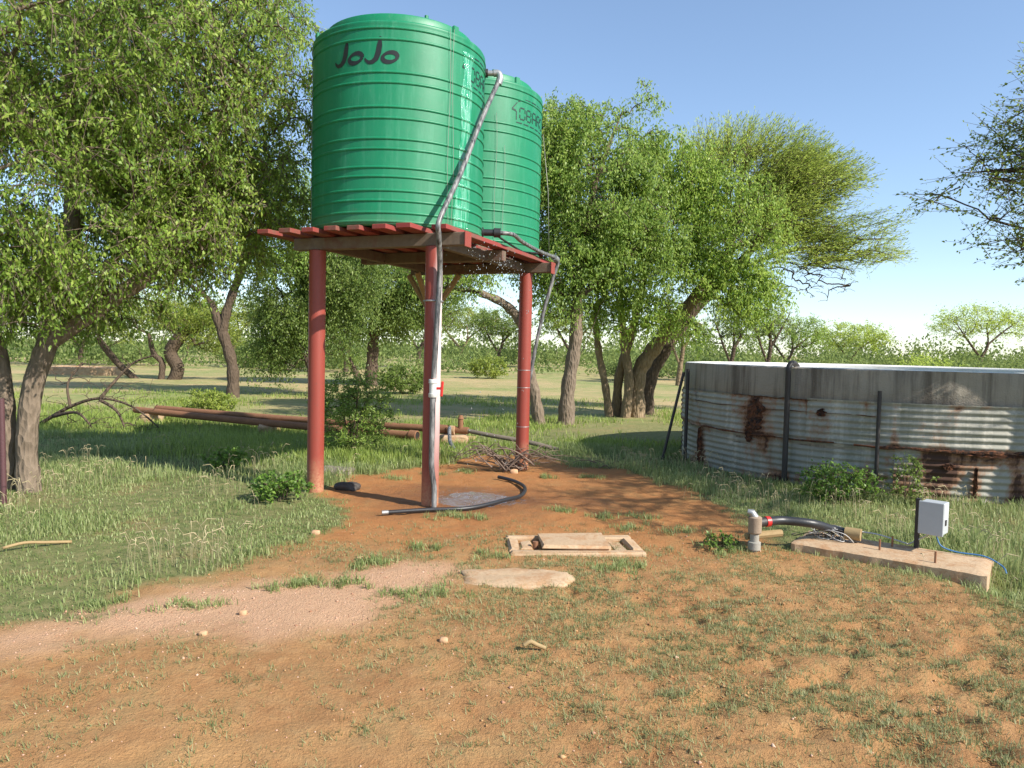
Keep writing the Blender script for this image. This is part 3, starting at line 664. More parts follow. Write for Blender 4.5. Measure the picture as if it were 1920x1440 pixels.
def grow(limbs, tips, rg, seg=4, bend=.22, up=.12, rtip=.004, expo=.46, r_root=None):
    """limbs: list of (points, attach) polylines; every tip is joined to the nearest part of the skeleton grown so far"""
    P = []; par = []
    for pts in limbs:
        pts = np.array(smooth(pts, 6)); 
        start = -1
        if P:
            d = np.linalg.norm(np.array(P) - pts[0], axis=1); k = int(d.argmin())
            if d[k] < .35: start = k
        for q in pts: P.append(q); par.append(start); start = len(P) - 1
    n0 = len(P); cap = n0 + len(tips) * seg; PP = np.zeros((cap, 3)); PP[:n0] = P; pa = np.full(cap, -1); pa[:n0] = par; m = n0
    base = PP[:n0]; dist = np.array([np.linalg.norm(base - t, axis=1).min() for t in tips]); order = np.argsort(dist + rg.random(len(tips)) * .3)
    tipn = np.zeros(len(tips), int); tdir = np.zeros((len(tips), 3))
    zmin = PP[:n0, 2].max() * .22
    ok = np.ones(cap, bool); ok[:n0] = PP[:n0, 2] > zmin
    for t in order:
        q = tips[t]; d = PP[:m] - q; dd = np.sqrt((d * d).sum(1)) + np.where(PP[:m, 2] > q[2] + .1, .35, 0) + np.where(ok[:m], 0, 50)
        k = int(dd.argmin()); a = PP[k]; L_ = np.linalg.norm(q - a); off = rg.normal(size=3) * L_ * bend; off[2] = abs(off[2]) * .4 + L_ * up
        prev = k
        for s_ in range(1, seg + 1):
            f = s_ / seg; PP[m] = a * (1 - f) + q * f + off * (4 * f * (1 - f)) * .5 + rg.normal(size=3) * L_ * .02 * (s_ < seg); pa[m] = prev; prev = m; m += 1
        tipn[t] = prev; tdir[t] = PP[prev] - PP[pa[prev]]
    cnt = np.zeros(m); cnt[tipn] = 1
    for i in range(m - 1, -1, -1):
        if pa[i] >= 0: cnt[pa[i]] += cnt[i]
    rad = rtip * np.maximum(cnt, 1) ** expo
    if r_root:
        rad *= 1; k = r_root / max(rad[0], 1e-6)
        if k > 1: f = np.clip((rad - rtip * 3) / (rad.max() - rtip * 3), 0, 1); rad = rad * (1 + (k - 1) * f)
        else: rad = np.minimum(rad, r_root)
    tdir /= np.linalg.norm(tdir, axis=1, keepdims=True) + 1e-9
    return PP[:m], pa[:m], rad, n0, PP[tipn], tdir
def leaves_np(rg, tips, tdir, per, length, width, spread, droop=.5, back=.5, along=.3, jitter=1.0, twn=.55):
    """diamond leaves strung along a short twig ending at every tip"""
    k = len(tips) * per; T = np.repeat(tips, per, 0); D = np.repeat(tdir, per, 0)
    # each tip has two or three twiglets
    tw = rg.normal(size=(len(tips), 3, 3)) * twn + tdir[:, None] + np.array([0, 0, -droop * .6]); tw /= np.linalg.norm(tw, axis=2, keepdims=True)
    sel = rg.integers(0, 3, k); W = tw[np.repeat(np.arange(len(tips)), per), sel]
    t = rg.random(k)[:, None]
    p = T + W * (t * (1 + back) - back) * spread + np.array([0, 0, -1.0]) * (t ** 2) * droop * spread * .5 + rg.normal(size=(k, 3)) * spread * .10 * jitter
    ax = W * along + rg.normal(size=(k, 3)) * .55 + np.array([0, 0, -droop]); ax /= np.linalg.norm(ax, axis=1, keepdims=True)
    nr = rg.normal(size=(k, 3)) * .75 + np.array([.62, -.45, .6]); sd_ = np.cross(ax, nr); sd_ /= np.linalg.norm(sd_, axis=1, keepdims=True) + 1e-9
    nn = np.cross(sd_, ax)
    l = length * rg.uniform(.6, 1.25, k)[:, None]; w_ = width * rg.uniform(.7, 1.25, k)[:, None]
    V = np.stack([p, p + ax * l * .45 + sd_ * w_ * .5 + nn * l * .06, p + ax * l - nn * l * .10, p + ax * l * .45 - sd_ * w_ * .5 + nn * l * .06], 1).reshape(-1, 3)
    F = (np.arange(k) * 4)[:, None] + np.arange(4)
    m = len(tips); A = tips[:, None] - tw * spread * back * .6; Mi = tips[:, None] + tw * spread * .5 + np.array([0, 0, -.125 * droop * spread]); E_ = tips[:, None] + tw * spread + np.array([0, 0, -.5 * droop * spread])
    TP = np.stack([A, E_], 2).reshape(-1, 3); tpar = np.tile([-1, 0], m * 3) + np.repeat(np.arange(m * 3) * 2, 2); tpar[::2] = -1
    return V, F, TP, tpar
def bark(name, a, b, sc=9):
    n = NT(name); v = n.map(n.co(), (1, 1, .35)); g = n.noise(sc, 6, .7, v); vo = n.voro(sc * 2.6, v); l = n.noise(3, 4, .6)
    c = n.mix(n.math('ADD', n.math('MULTIPLY', g, .7), n.math('MULTIPLY', vo, .4)), a, b); c = n.mix(n.math('MULTIPLY', n.step(l, .55, .7), .35), c, tuple(min(1, x * 1.5) for x in b))
    return n.set(base=c, rough=.95, normal=n.bump(n.math('ADD', g, vo), .9, .03), spec=.15)
b_grey = bark('grey_brown_bark', (.085, .062, .044), (.27, .21, .155)); b_dark = bark('dark_bark', (.045, .032, .024), (.15, .11, .078)); b_tan = bark('tan_bark', (.11, .078, .048), (.32, .235, .15))
L_thorn = leaf_mat('bright_small_leaves', (.06, .12, .018), (.19, .31, .045), (.40, .50, .105), .5)
L_green = leaf_mat('mid_green_leaves', (.055, .11, .02), (.175, .285, .048), (.37, .47, .11), .5)
L_dark = leaf_mat('dull_green_leaves', (.05, .09, .018), (.13, .20, .04), (.27, .34, .085), .45)
L_acac = leaf_mat('feathery_acacia_leaves', (.13, .20, .03), (.30, .40, .06), (.52, .60, .13), .5, .55)
L_yel = leaf_mat('yellow_green_acacia_leaves', (.10, .15, .022), (.21, .27, .04), (.34, .39, .075), .35, .55)
L_far = leaf_mat('far_grey_green_leaves', (.065, .11, .03), (.14, .195, .05), (.25, .305, .09), .4, .7, .12)
L_edge = leaf_mat('thorn_tree_leaves', (.065, .11, .022), (.16, .235, .045), (.34, .41, .09), .5)
L_weed = leaf_mat('fresh_weed_leaves', (.04, .09, .015), (.10, .19, .03), (.21, .33, .06), .38)
def tree(name, base, label, limbs, ells, ntips, leaf, per, ll, lw, spread, barkm, seed, r_root, droop=.5, cat='tree', group=None, hollow=.45, rtip=.004, sides=6, extra=None, bend=.22, up=.12, back=.5, along=.3, radial=0, bottom=None, expo=.46, flatten=0, jitter=1.0, twn=.55, thin=None, clump=1.25, gap=.40):
    rg = np.random.default_rng(seed)
    t = thing(name, base, label, cat, group)
    tips = ell_pts(rg, ells, ntips, hollow)
    if bottom is not None: tips = tips[tips[:, 2] > bottom]
    if thin is not None: tips = tips[rg.random(len(tips)) < thin(tips)]
    fq = clump; cl = (vnoise(tips[:, 0] * fq + seed, tips[:, 2] * fq + 7.7) + vnoise(tips[:, 1] * fq + seed * 2, tips[:, 2] * fq + tips[:, 0] * fq * .5)) / 2; tips = tips[cl > gap]
    P, pa, rad, n0, tp, td = grow(limbs, tips, rg, seg=4 if base[1] < 12 else 3, bend=bend, up=up, rtip=rtip, r_root=r_root, expo=expo)
    if radial: 
        cen = np.array(radial); td = tp - cen; td /= np.linalg.norm(td, axis=1, keepdims=True)
    if flatten: td[:, 2] *= flatten; td /= np.linalg.norm(td, axis=1, keepdims=True)
    pth = np.where(rad > .016, pa, -1); ptn = np.where(rad > .016, -1, pa); V, F = tubes_np(P, pth, rad, sides); Vb, Fb = tubes_np(P, ptn, rad, 3); F = np.concatenate([F, Fb + len(V)]); V = np.concatenate([V, Vb]); V2, F2, TP, tpar = leaves_np(rg, tp, td, per, ll, lw, spread, droop, back, along, jitter, twn)
    if base[1] < 12 or name == 'acacia_tree' and base[1] < 25:
        V3, F3 = tubes_np(TP, tpar, np.tile([.0035, .0012], len(TP) // 2) * (rtip / .004), 3); F = np.concatenate([F, F3 + len(V)]) if F3.shape[1] == F.shape[1] else F; V = np.concatenate([V, V3])
    np_mesh('branches', V, F, barkm, t, True); np_mesh('crown', V2, F2, leaf, t)
    return t
def stems(mb_list, t, m):
    for pts, rads in mb_list:
        q = smooth(pts, 7); rr = np.interp(np.linspace(0, 1, len(q)), np.linspace(0, 1, len(rads)), rads)
        rr = [r_ * (1 + .10 * math.sin(i * 1.7 + pts[0][0]) * (i > 2)) for i, r_ in enumerate(rr)]
        MB().tube(q, rr, 14).build('trunk', m, t, True)

# ------------------------------------------------------------------ big leafy tree on the left
B = (-5.1, 7.8, 0)
tL = [[(-5.33, 7.85, -.1), (-5.30, 7.8, .5), (-5.34, 7.8, 1.1), (-5.45, 7.8, 1.6), (-5.8, 7.7, 2.3), (-6.3, 7.6, 3.2), (-6.6, 7.7, 4.4)],
      [(-5.02, 7.75, -.1), (-5.03, 7.72, .5), (-4.98, 7.75, 1.1), (-4.86, 7.8, 1.55), (-4.82, 8.0, 2.2), (-4.8, 8.2, 3.1), (-4.9, 8.3, 4.4), (-4.8, 8.4, 5.6)],
      [(-4.86, 7.8, 1.55), (-4.42, 8.0, 1.95), (-3.85, 8.3, 2.5), (-3.5, 8.5, 3.3), (-3.3, 8.6, 4.4)],
      [(-5.45, 7.8, 1.6), (-5.3, 7.4, 2.3), (-5.2, 7.0, 3.2), (-5.1, 6.9, 4.2)]]
T_left = tree('leafy_tree', B, 'large leafy tree with two grey trunks at the left edge', tL,
     [(-5.3, 8.1, 5.0, 3.0, 2.5, 2.3), (-6.0, 7.4, 3.2, 1.9, 1.5, 1.5), (-3.75, 8.7, 4.6, 1.5, 1.6, 2.2), (-4.6, 7.4, 3.4, 1.4, 1.1, 1.5), (-3.75, 8.6, 3.3, 1.35, 1.2, .9), (-4.5, 7.6, 2.6, .95, .8, .65), (-5.6, 7.0, 2.35, .9, .6, .65), (-3.6, 8.3, 2.75, .9, .8, .6), (-3.1, 8.8, 3.2, .75, .8, .8), (-6.0, 8.0, 2.4, 1.2, .9, .8), (-5.1, 8.6, 2.4, 1.1, .6, .75), (-4.95, 7.2, 2.1, .8, .5, .55), (-4.5, 7.3, 2.3, .6, .4, .45), (-4.9, 8.3, 3.3, .9, .6, .7), (-5.2, 7.9, 3.7, .8, .8, .8), (-3.9, 8.2, 2.4, .7, .5, .45), (-5.3, 8.5, 2.0, .7, .5, .4), (-4.3, 8.5, 2.25, .8, .6, .5), (-5.6, 8.8, 1.95, .8, .5, .45)], 7200, L_thorn, 42, .055, .0225, .27, b_grey, 1, .10, .75, hollow=.35, gap=.33, thin=lambda t: np.where((t[:, 0] < -.70 * t[:, 1] - .3) | (t[:, 2] > 5.7) | (t[:, 1] > 9.6), .35, 1))
stems([(tL[0][:4], [.13, .105, .10, .09]), (tL[1][:4], [.125, .098, .095, .10])], T_left, b_grey)

# ------------------------------------------------------------------ trees standing right of the stand
tA = [[(.62, 16.1, -.1), (.50, 16.1, .6), (.30, 16.1, 1.4), (.20, 16.0, 2.1), (-.2, 15.8, 2.55), (-.75, 15.5, 2.76), (-1.5, 15.0, 2.82), (-2.2, 14.8, 3.1)], [(.20, 16.0, 2.1), (.3, 16.1, 3.2), (.25, 16.3, 4.4), (.1, 16.4, 5.4)]]
T_a = tree('leafy_tree', (.62, 16.1, 0), 'leaning tree whose long bough arches left behind the stand', tA, [(.35, 16.3, 5.0, 1.2, 1.3, 1.8), (-1.2, 15.3, 3.3, 1.3, .8, .55), (.6, 15.9, 3.6, .9, 1.0, 1.0)], 1300, L_green, 28, .078, .036, .32, b_dark, 2, .09, .8)
stems([(tA[0][:6], [.15, .125, .12, .115, .09, .07])], T_a, b_grey)
tB = [[(1.20, 16.2, -.1), (1.22, 16.2, .8), (1.35, 16.2, 1.8), (1.36, 16.2, 2.7), (1.5, 16.3, 3.8), (1.7, 16.4, 5.2), (2.3, 16.8, 6.9)], [(1.36, 16.2, 2.7), (2.0, 16.3, 3.3), (2.8, 16.4, 4.0), (3.7, 16.5, 4.6)], [(1.35, 16.2, 1.3), (1.65, 16.3, 1.9), (1.9, 16.5, 2.6)]]
T_b = tree('leafy_tree', (1.2, 16.2, 0), 'upright single-trunk tree just right of the stand with a tall leafy crown', tB, [(1.7, 16.4, 5.1, 1.55, 1.4, 2.0), (2.75, 16.9, 6.6, .55, .6, 1.1), (1.0, 16.3, 6.2, .8, .9, .9), (2.6, 16.4, 4.0, 1.3, 1.0, 1.1), (1.2, 16.0, 3.4, 1.1, .8, .8), (.9, 15.9, 2.7, .7, .6, .5)], 2500, L_green, 25, .082, .036, .32, b_dark, 3, .10, .8)
stems([(tB[0][:4], [.20, .15, .14, .12])], T_b, b_grey)
tC = [[(2.42, 18.3, -.1), (2.3, 18.3, .7), (2.1, 18.3, 1.6), (2.0, 18.3, 2.4), (2.1, 18.2, 3.6)], [(2.62, 18.5, -.1), (2.65, 18.5, 1.0), (2.9, 18.4, 2.0), (3.1, 18.2, 3.2), (3.3, 18.0, 4.8)], [(2.78, 18.2, -.1), (2.85, 18.2, .9), (2.72, 18.3, 1.8), (2.6, 18.3, 2.8), (2.7, 18.3, 4.2)],
      [(3.1, 18.4, -.1), (3.1, 18.4, 1.0), (3.45, 18.3, 1.7), (4.0, 18.0, 2.5), (4.7, 17.6, 3.5), (5.2, 17.4, 4.6)]]
T_c = tree('leafy_tree', (2.7, 18.35, 0), 'many-stemmed leafy tree with a broad drooping crown beside the reservoir', tC, [(3.4, 17.7, 4.7, 2.0, 1.4, 1.9), (4.9, 17.3, 4.5, 1.45, 1.1, 1.6), (4.5, 17.3, 3.1, 1.7, 1.1, .9), (2.2, 17.7, 3.9, 1.3, 1.0, 1.2), (4.6, 17.6, 5.7, 1.0, .9, .9), (3.5, 17.5, 5.9, 1.5, 1.1, .9), (1.9, 17.2, 3.0, 1.2, .8, .75), (3.5, 17.2, 2.7, 1.2, .8, .6), (5.3, 17.2, 2.95, 1.0, .8, .75), (2.6, 17.0, 2.4, 1.0, .6, .5), (4.3, 17.0, 2.3, .9, .6, .45)], 4300, L_thorn, 21, .088, .038, .32, b_dark, 4, .09, .85)
stems([(tC[0][:4], [.11, .09, .085, .07]), (tC[1][:4], [.13, .11, .10, .08]), (tC[2][:4], [.13, .11, .10, .08]), (tC[3][:5], [.22, .19, .18, .16, .12])], T_c, b_tan)
tD = [[(3.5, 19.3, -.1), (3.6, 19.3, 1.0), (4.4, 19.2, 2.4), (5.4, 19.1, 3.6), (6.3, 19.0, 4.6), (7.2, 18.9, 5.6)], [(6.3, 19.0, 4.6), (7.4, 19.0, 4.8), (8.4, 19.0, 4.7)], [(5.4, 19.1, 3.6), (6.6, 19.1, 4.15), (7.6, 19.1, 4.35), (8.4, 19.1, 4.25)], [(5.4, 19.1, 3.6), (5.6, 19.2, 5.2), (5.8, 19.2, 6.6)]]
T_d = tree('acacia_tree', (3.5, 19.3, 0), 'wide feathery acacia leaning right above the round reservoir', tD, [(5.9, 19.2, 6.2, 1.9, 1.2, .9), (7.2, 19.0, 5.9, 1.3, 1.0, .6), (8.3, 19.0, 4.75, 1.1, .9, .5), (8.5, 19.0, 4.2, 1.05, .8, .35), (7.3, 19.0, 5.0, 1.0, .8, .6), (7.2, 18.9, 4.1, 1.0, .7, .35), (6.2, 18.8, 4.9, 1.0, .8, .7)], 1450, L_acac, 74, .09, .020, .66, b_dark, 5, .13, -.08, hollow=.35, rtip=.0055, bend=.14, up=.05, radial=(4.9, 19.0, 3.6), along=1.8, back=.8, jitter=.42, twn=.30, gap=.28, flatten=.45)
stems([(tD[0][:4], [.20, .17, .14, .11])], T_d, b_dark)
# bare drooping twigs under the acacia
rg = np.random.default_rng(77); tips = ell_pts(rg, [(7.9, 19.0, 3.5, .8, .6, .55), (6.8, 19.0, 3.5, .8, .5, .55)], 260, .1)
P_, pa_, rd_, *_ = grow([tD[2]], tips, rg, bend=.12, up=.12, rtip=.006)
V, F = tubes_np(P_, pa_, np.minimum(rd_ * .7, .016), 4); np_mesh('bare_twigs', V, F, b_dark, T_d)
# dark acacia overhanging from the right edge, trunk outside the picture
tE = [[(7.6, 7.0, -.1), (7.5, 7.0, 1.2), (7.3, 7.1, 2.2), (7.0, 7.2, 3.2), (6.9, 7.3, 4.4), (6.8, 7.2, 5.6)], [(7.3, 7.1, 2.2), (6.3, 7.4, 2.75), (5.4, 7.5, 2.85), (4.7, 7.5, 3.0)], [(7.0, 7.2, 3.2), (6.0, 7.4, 3.5), (5.2, 7.5, 3.5), (4.4, 7.5, 3.45)], [(6.9, 7.3, 4.4), (6.0, 7.4, 4.2), (5.2, 7.5, 4.1)], [(7.3, 7.1, 2.2), (8.4, 7.0, 3.3), (9.2, 6.9, 4.0)], [(7.0, 7.2, 3.2), (7.2, 6.3, 4.0), (7.3, 5.6, 4.5)], [(7.0, 7.2, 3.2), (7.2, 8.3, 4.0), (7.3, 9.2, 4.3)]]
T_e = tree('acacia_tree', (7.6, 7.0, 0), 'thorny dark acacia reaching in from the right edge of the picture', tE, [(5.1, 7.5, 3.2, 1.0, .6, .5), (5.2, 7.5, 3.7, .8, .6, .5), (5.5, 7.5, 3.3, .8, .7, .8), (5.5, 7.5, 4.1, .7, .7, .6), (5.6, 7.4, 2.75, .9, .6, .3), (7.4, 7.2, 4.4, 1.9, 2.2, 1.2), (7.9, 8.6, 4.3, 1.6, 1.4, 1.0), (6.3, 5.0, 4.0, 1.4, 1.1, .6), (5.6, 4.4, 3.6, .9, .7, .5)], 2700, L_edge, 48, .038, .022, .34, b_dark, 6, .15, -.05, hollow=.15, rtip=.0042, bend=.10, up=.02, radial=(7.9, 7.4, 3.2), along=.6, back=.9, gap=.36, flatten=.45, jitter=.28, thin=lambda t: np.where(t[:, 0] > .72 * t[:, 1] + .3, .5, 1))
stems([(tE[0][:3], [.24, .2, .17])], T_e, b_dark)

# ------------------------------------------------------------------ trees behind the stand and to the left
tF = [[(-8.2, 21.9, -.1), (-8.25, 22, .9), (-8.55, 22, 1.9), (-8.9, 22, 2.8), (-9.8, 22, 3.5), (-10.4, 22, 4.4)], [(-8.55, 22, 1.9), (-8.4, 22, 2.6), (-8.0, 22, 3.7), (-7.5, 22, 4.7), (-7.4, 22, 5.8)]]
T_f = tree('bushveld_tree', (-8.2, 21.9, 0), 'slender forked dark tree standing left of the stand beyond the pipes', tF, [(-7.6, 22, 5.9, 2.0, 1.6, 1.3), (-9.9, 22, 5.4, 1.7, 1.6, 1.5), (-7.0, 22, 4.1, 1.0, 1.0, .6), (-9.6, 22.2, 3.7, .9, .9, .5)], 1000, L_green, 32, .10, .045, .45, b_dark, 7, .13, .5, gap=.33)
stems([(tF[0][:4], [.20, .16, .15, .10]), (tF[1][:4], [.14, .13, .11, .08])], T_f, b_dark)
tG = [[(-6.1, 23.2, -.1), (-6.3, 23.2, 1.0), (-6.8, 23.2, 2.0), (-7.2, 23.2, 3.2)], [(-6.3, 23.2, 1.0), (-5.9, 23.2, 2.0), (-5.6, 23.3, 3.4), (-5.5, 23.3, 4.6)]]
T_g = tree('bushveld_tree', (-6.1, 23.2, 0), 'dark drooping tree partly hidden by the left red pole', tG, [(-6.8, 23.2, 3.2, 1.4, 1.2, 1.6), (-5.5, 23.2, 4.0, 1.6, 1.2, 1.4), (-7.2, 23.2, 1.9, 1.0, .7, .9), (-5.3, 23.2, 2.6, .9, .8, .8), (-7.5, 23.2, 1.2, .9, .6, .7), (-5.2, 23.2, 1.6, .6, .6, .5)], 1900, L_dark, 30, .09, .042, .45, b_dark, 8, .11, .9, gap=.33)
stems([(tG[0][:3], [.16, .13, .1])], T_g, b_dark)
tH = [[(-5.6, 29.6, -.1), (-5.55, 29.6, 1.2), (-5.5, 29.6, 2.6), (-5.3, 29.6, 4.2), (-5.1, 29.6, 5.4)], [(-5.9, 29.7, -.1), (-6.5, 29.7, 1.0), (-7.4, 29.7, 2.2), (-8.2, 29.7, 3.2)], [(-5.5, 29.6, 2.0), (-4.6, 29.6, 2.5), (-3.6, 29.6, 2.6)]]
T_h = tree('bushveld_tree', (-5.6, 29.6, 0), 'tree with a straight dark trunk seen between the left and middle poles', tH, [(-5.4, 29.6, 4.6, 2.3, 1.8, 1.5), (-4.2, 29.6, 3.0, 1.4, 1.2, .9), (-7.4, 29.7, 3.2, 1.5, 1.2, 1.2), (-3.2, 29.6, 4.2, 1.5, 1.2, 1.0), (-5.6, 29.6, 2.6, 1.6, 1.0, .7)], 2200, L_dark, 28, .12, .055, .55, b_dark, 9, .2, .7, gap=.33)
stems([(tH[0][:4], [.28, .23, .2, .14]), (tH[1][:3], [.14, .12, .1])], T_h, b_dark)
tI = [[(-14.6, 31, -.1), (-14.55, 31, .7), (-14.9, 31, 1.1), (-15.1, 31, 1.9)], [(-14.1, 31, -.1), (-13.9, 31, .5), (-14.2, 31, 1.2), (-13.6, 31, 2.0)], [(-15.7, 31.3, -.1), (-16.6, 31.3, .7), (-17.4, 31.3, 1.7)]]
T_i = tree('acacia_tree', (-14.6, 31, 0), 'low bright yellow-green acacia in the clearing at left', tI, [(-14.8, 31, 2.6, 2.9, 1.9, .85), (-17.0, 31.2, 2.2, 1.6, 1.2, .7), (-12.7, 31, 1.9, 1.4, 1.2, .8)], 950, L_yel, 42, .13, .035, .6, b_dark, 10, .1, 0, radial=(-14.6, 31, .3), along=1.2)
stems([(tI[0], [.14, .12, .11, .07]), (tI[1], [.13, .11, .1, .07])], T_i, b_dark)
# smaller individuals further off: x, y, height, crown half width, leaf material, bark, label
FAR = [(-5.0, 72, 5.6, 4.3, L_yel, b_tan, 'pale yellow-green umbrella acacia seen between middle and right poles', 'acacia_tree'),
       (-1.2, 60, 4.6, 2.4, L_dark, b_dark, 'dark roundish tree left of the right red pole in the distance', 'bushveld_tree'),
       (8.0, 36, 4.2, 1.3, L_green, b_tan, 'thin pale-stemmed tree behind the left end of the reservoir', 'bushveld_tree'),
       (11.9, 41, 4.6, 1.5, L_dark, b_dark, 'dense grey-green small tree above the reservoir rim, left of the bare one', 'bushveld_tree'),
       (14.6, 43, 4.7, 1.4, L_far, b_dark, 'sparse small acacia with visible upright branches above the reservoir rim', 'acacia_tree'),
       (32.5, 72, 4.5, 3.6, L_acac, b_dark, 'round-topped bright bush tree alone on the skyline above the reservoir', 'bushveld_tree'),
       (42.5, 68, 6.6, 4.4, L_acac, b_dark, 'broad umbrella acacia on the skyline at the right edge', 'acacia_tree'),
       (-30.5, 70, 5.0, 4.5, L_far, b_dark, 'grey-green tree far behind the low acacia at left', 'bushveld_tree'),
       (-19.5, 52, 5.0, 2.6, L_yel, b_dark, 'pale acacia far behind the forked tree at left', 'acacia_tree'),
       (4.5, 58, 5.2, 2.8, L_yel, b_dark, 'pale tree far behind the right-hand trunks', 'bushveld_tree'),
       (-25.5, 44, 4.6, 3.2, L_green, b_dark, 'mid-green tree behind the left trunks across the clearing', 'bushveld_tree'),
       (-13.4, 47, 4.8, 3.0, L_dark, b_dark, 'dark rounded tree across the clearing left of the forked tree', 'bushveld_tree'),
       (-9.4, 42, 4.6, 2.4, L_green, b_dark, 'mid-green tree across the clearing, just left of the left red pole', 'bushveld_tree'),
       (-6.6, 52, 5.4, 3.2, L_dark, b_dark, 'dark tree across the clearing between left and middle poles', 'bushveld_tree'),
       (20.5, 56, 4.4, 3.0, L_green, b_dark, 'mid-green tree left of the round-topped skyline tree', 'bushveld_tree')]
for k, (x, y, h_, r_, lm, bm, lab, nm) in enumerate(FAR):
    z0 = gz1(x, y); rg = np.random.default_rng(100 + k); flat = .30 if nm == 'acacia_tree' else .42
    fx = lambda s: x + s * r_
    lim = [[(x, y, z0 - .1), (x + .1, y, z0 + h_ * .22), (fx(.15), y, z0 + h_ * .42), (fx(.1), y, z0 + h_ * .7)], [(x + .1, y, z0 + h_ * .22), (fx(-.3), y, z0 + h_ * .5), (fx(-.5), y + .3, z0 + h_ * .72)], [(fx(.15), y, z0 + h_ * .42), (fx(.45), y, z0 + h_ * .6), (fx(.7), y, z0 + h_ * .72)]]
    els = [(x, y, z0 + h_ * .78, r_ * .95, r_ * .8, h_ * flat * .6), (fx(-.45), y, z0 + h_ * .66, r_ * .6, r_ * .6, h_ * flat * .5), (fx(.5), y, z0 + h_ * .66, r_ * .62, r_ * .6, h_ * flat * .5)]
    sz = .0022 * y
    tree(nm, (x, y, z0), lab, lim, els, 250, lm, 34 if k != 4 else 12, sz * 1.1, sz * .55, r_ * .2, bm, 200 + k, .06 + h_ * .018, .1, sides=5, rtip=.010, clump=2.4 / r_, gap=.30)
print('trees done')

# ------------------------------------------------------------------ far belt of bush, one mass
rg = np.random.default_rng(55); pts_ = []; szs = []
for k in range(560):
    y = rg.uniform(58, 112) if k < 350 else rg.uniform(42, 60); x = rg.uniform(-.85, .85) * y + rg.normal() * 3
    if k >= 350 and (fbm(np.array(x * .07), np.array(y * .07), 2) < .47): continue
    h_ = rg.uniform(1.0, 3.0) * (1 + .004 * y) if k < 350 else rg.uniform(.5, 1.5); r_ = rg.uniform(1.3, 3.4); m = 150
    d = rg.normal(size=(m, 3)); d /= np.linalg.norm(d, axis=1, keepdims=True); d[:, 2] = np.abs(d[:, 2]); q = rg.random((m, 1)) ** .4
    pts_.append(np.array([x, y, gz1(x, y) + .1]) + d * q * np.array([r_, r_ * .8, h_])); szs.append(np.full(m, y * .0040))
T_ = np.concatenate(pts_); sz = np.concatenate(szs); k = len(T_)
ax = rg.normal(size=(k, 3)); ax[:, 2] = np.abs(ax[:, 2]) + .3; ax /= np.linalg.norm(ax, axis=1, keepdims=True); sd_ = np.cross(ax, rg.normal(size=(k, 3))); sd_ /= np.linalg.norm(sd_, axis=1, keepdims=True)
l = (sz * rg.uniform(.7, 1.5, k))[:, None]
V = np.stack([T_, T_ + ax * l * .5 + sd_ * l * .28, T_ + ax * l, T_ + ax * l * .5 - sd_ * l * .28], 1).reshape(-1, 3)
o = np_mesh('bush_belt', V, (np.arange(k) * 4)[:, None] + np.arange(4), L_far); tag(o, 'belt of grey-green bush along the horizon', 'bush', kind='stuff')

# ------------------------------------------------------------------ grass
def blades(name, rg, x, y, h, wd, mat, lean=.5, three=True, label=None):
    k = len(x); z = gz(x, y) - .004; a = rg.uniform(0, 2 * np.pi, k); ln = rg.uniform(.1, 1, k) * lean * h
    dx, dy = np.cos(a), np.sin(a); b = a + np.pi / 2 + rg.normal(size=k) * .5; sx, sy = np.cos(b) * wd / 2, np.sin(b) * wd / 2
    p0 = np.stack([x - sx, y - sy, z], -1); p1 = np.stack([x + sx, y + sy, z], -1)
    tip = np.stack([x + dx * ln, y + dy * ln, z + h * np.sqrt(np.clip(1 - (ln / h) ** 2 * .6, .1, 1))], -1)
    if three:
        m = np.stack([x + dx * ln * .32, y + dy * ln * .32, z + h * .58], -1); s_ = np.stack([sx, sy, sx * 0], -1) * .8
        V = np.stack([p0, p1, m + s_, m - s_, tip], 1).reshape(-1, 3); o_ = (np.arange(k) * 5)[:, None]
        F = np.concatenate([o_ + np.array([0, 1, 2]), o_ + np.array([0, 2, 3]), o_ + np.array([3, 2, 4])], 0)
    else:
        V = np.stack([p0, p1, tip], 1).reshape(-1, 3); F = (np.arange(k) * 3)[:, None] + np.arange(3)
    o = np_mesh(name, V, F, mat); tag(o, label, 'grass', kind='stuff'); return o
G_grass = leaf_mat('grass_blades', (.11, .17, .045), (.225, .285, .09), (.40, .43, .20), .4, .55, 1.3)
G_lush = leaf_mat('lush_grass_blades', (.11, .17, .03), (.22, .30, .06), (.36, .42, .11), .4, .5, 1.0)
G_dry = leaf_mat('short_dry_grass', (.11, .15, .05), (.22, .25, .10), (.38, .37, .19), .35, .6, 1.5)
rg = np.random.default_rng(8)
def scatter(rg, num, y0, y1, dens, xr=.80):
    y = y0 + (y1 - y0) * rg.random(num); x = rg.uniform(-1, 1, num) * (xr * y + .6); keep = rg.random(num) < dens(x, y); return x[keep], y[keep]
def clear_f(x, y):       # nothing grows inside the reservoir or on slabs
    return (np.hypot(x - RC.x, y - RC.y) > RR + .03) & ~((sdist(x, y, [(2.3, 6.02), (3.38, 5.22), (3.72, 5.72), (2.62, 6.5)]) > -.02))
def dens_near(x, y): 
    pat = sstep(.36, .56, fbm(x * 1.1 + 7, y * 1.1, 4)); return (1 - bare_f(x, y)) * (.22 + .78 * pat) * clear_f(x, y)
x, y = scatter(rg, 240000, 3.4, 12.5, dens_near)
hh = (.016 + .085 * fbm(x * 1.6, y * 1.6 + 9, 4) ** 2.2 + .05 * sstep(7.5, 9, y) + .10 * sstep(3.0, 4.2, x) * sstep(9.5, 6, y)) * rg.uniform(.6, 1.5, len(x))
blades('grass', rg, x, y, hh, .0045 + .0011 * y * .5, G_grass, .8, True, 'green grass growing round the stand and the reservoir')
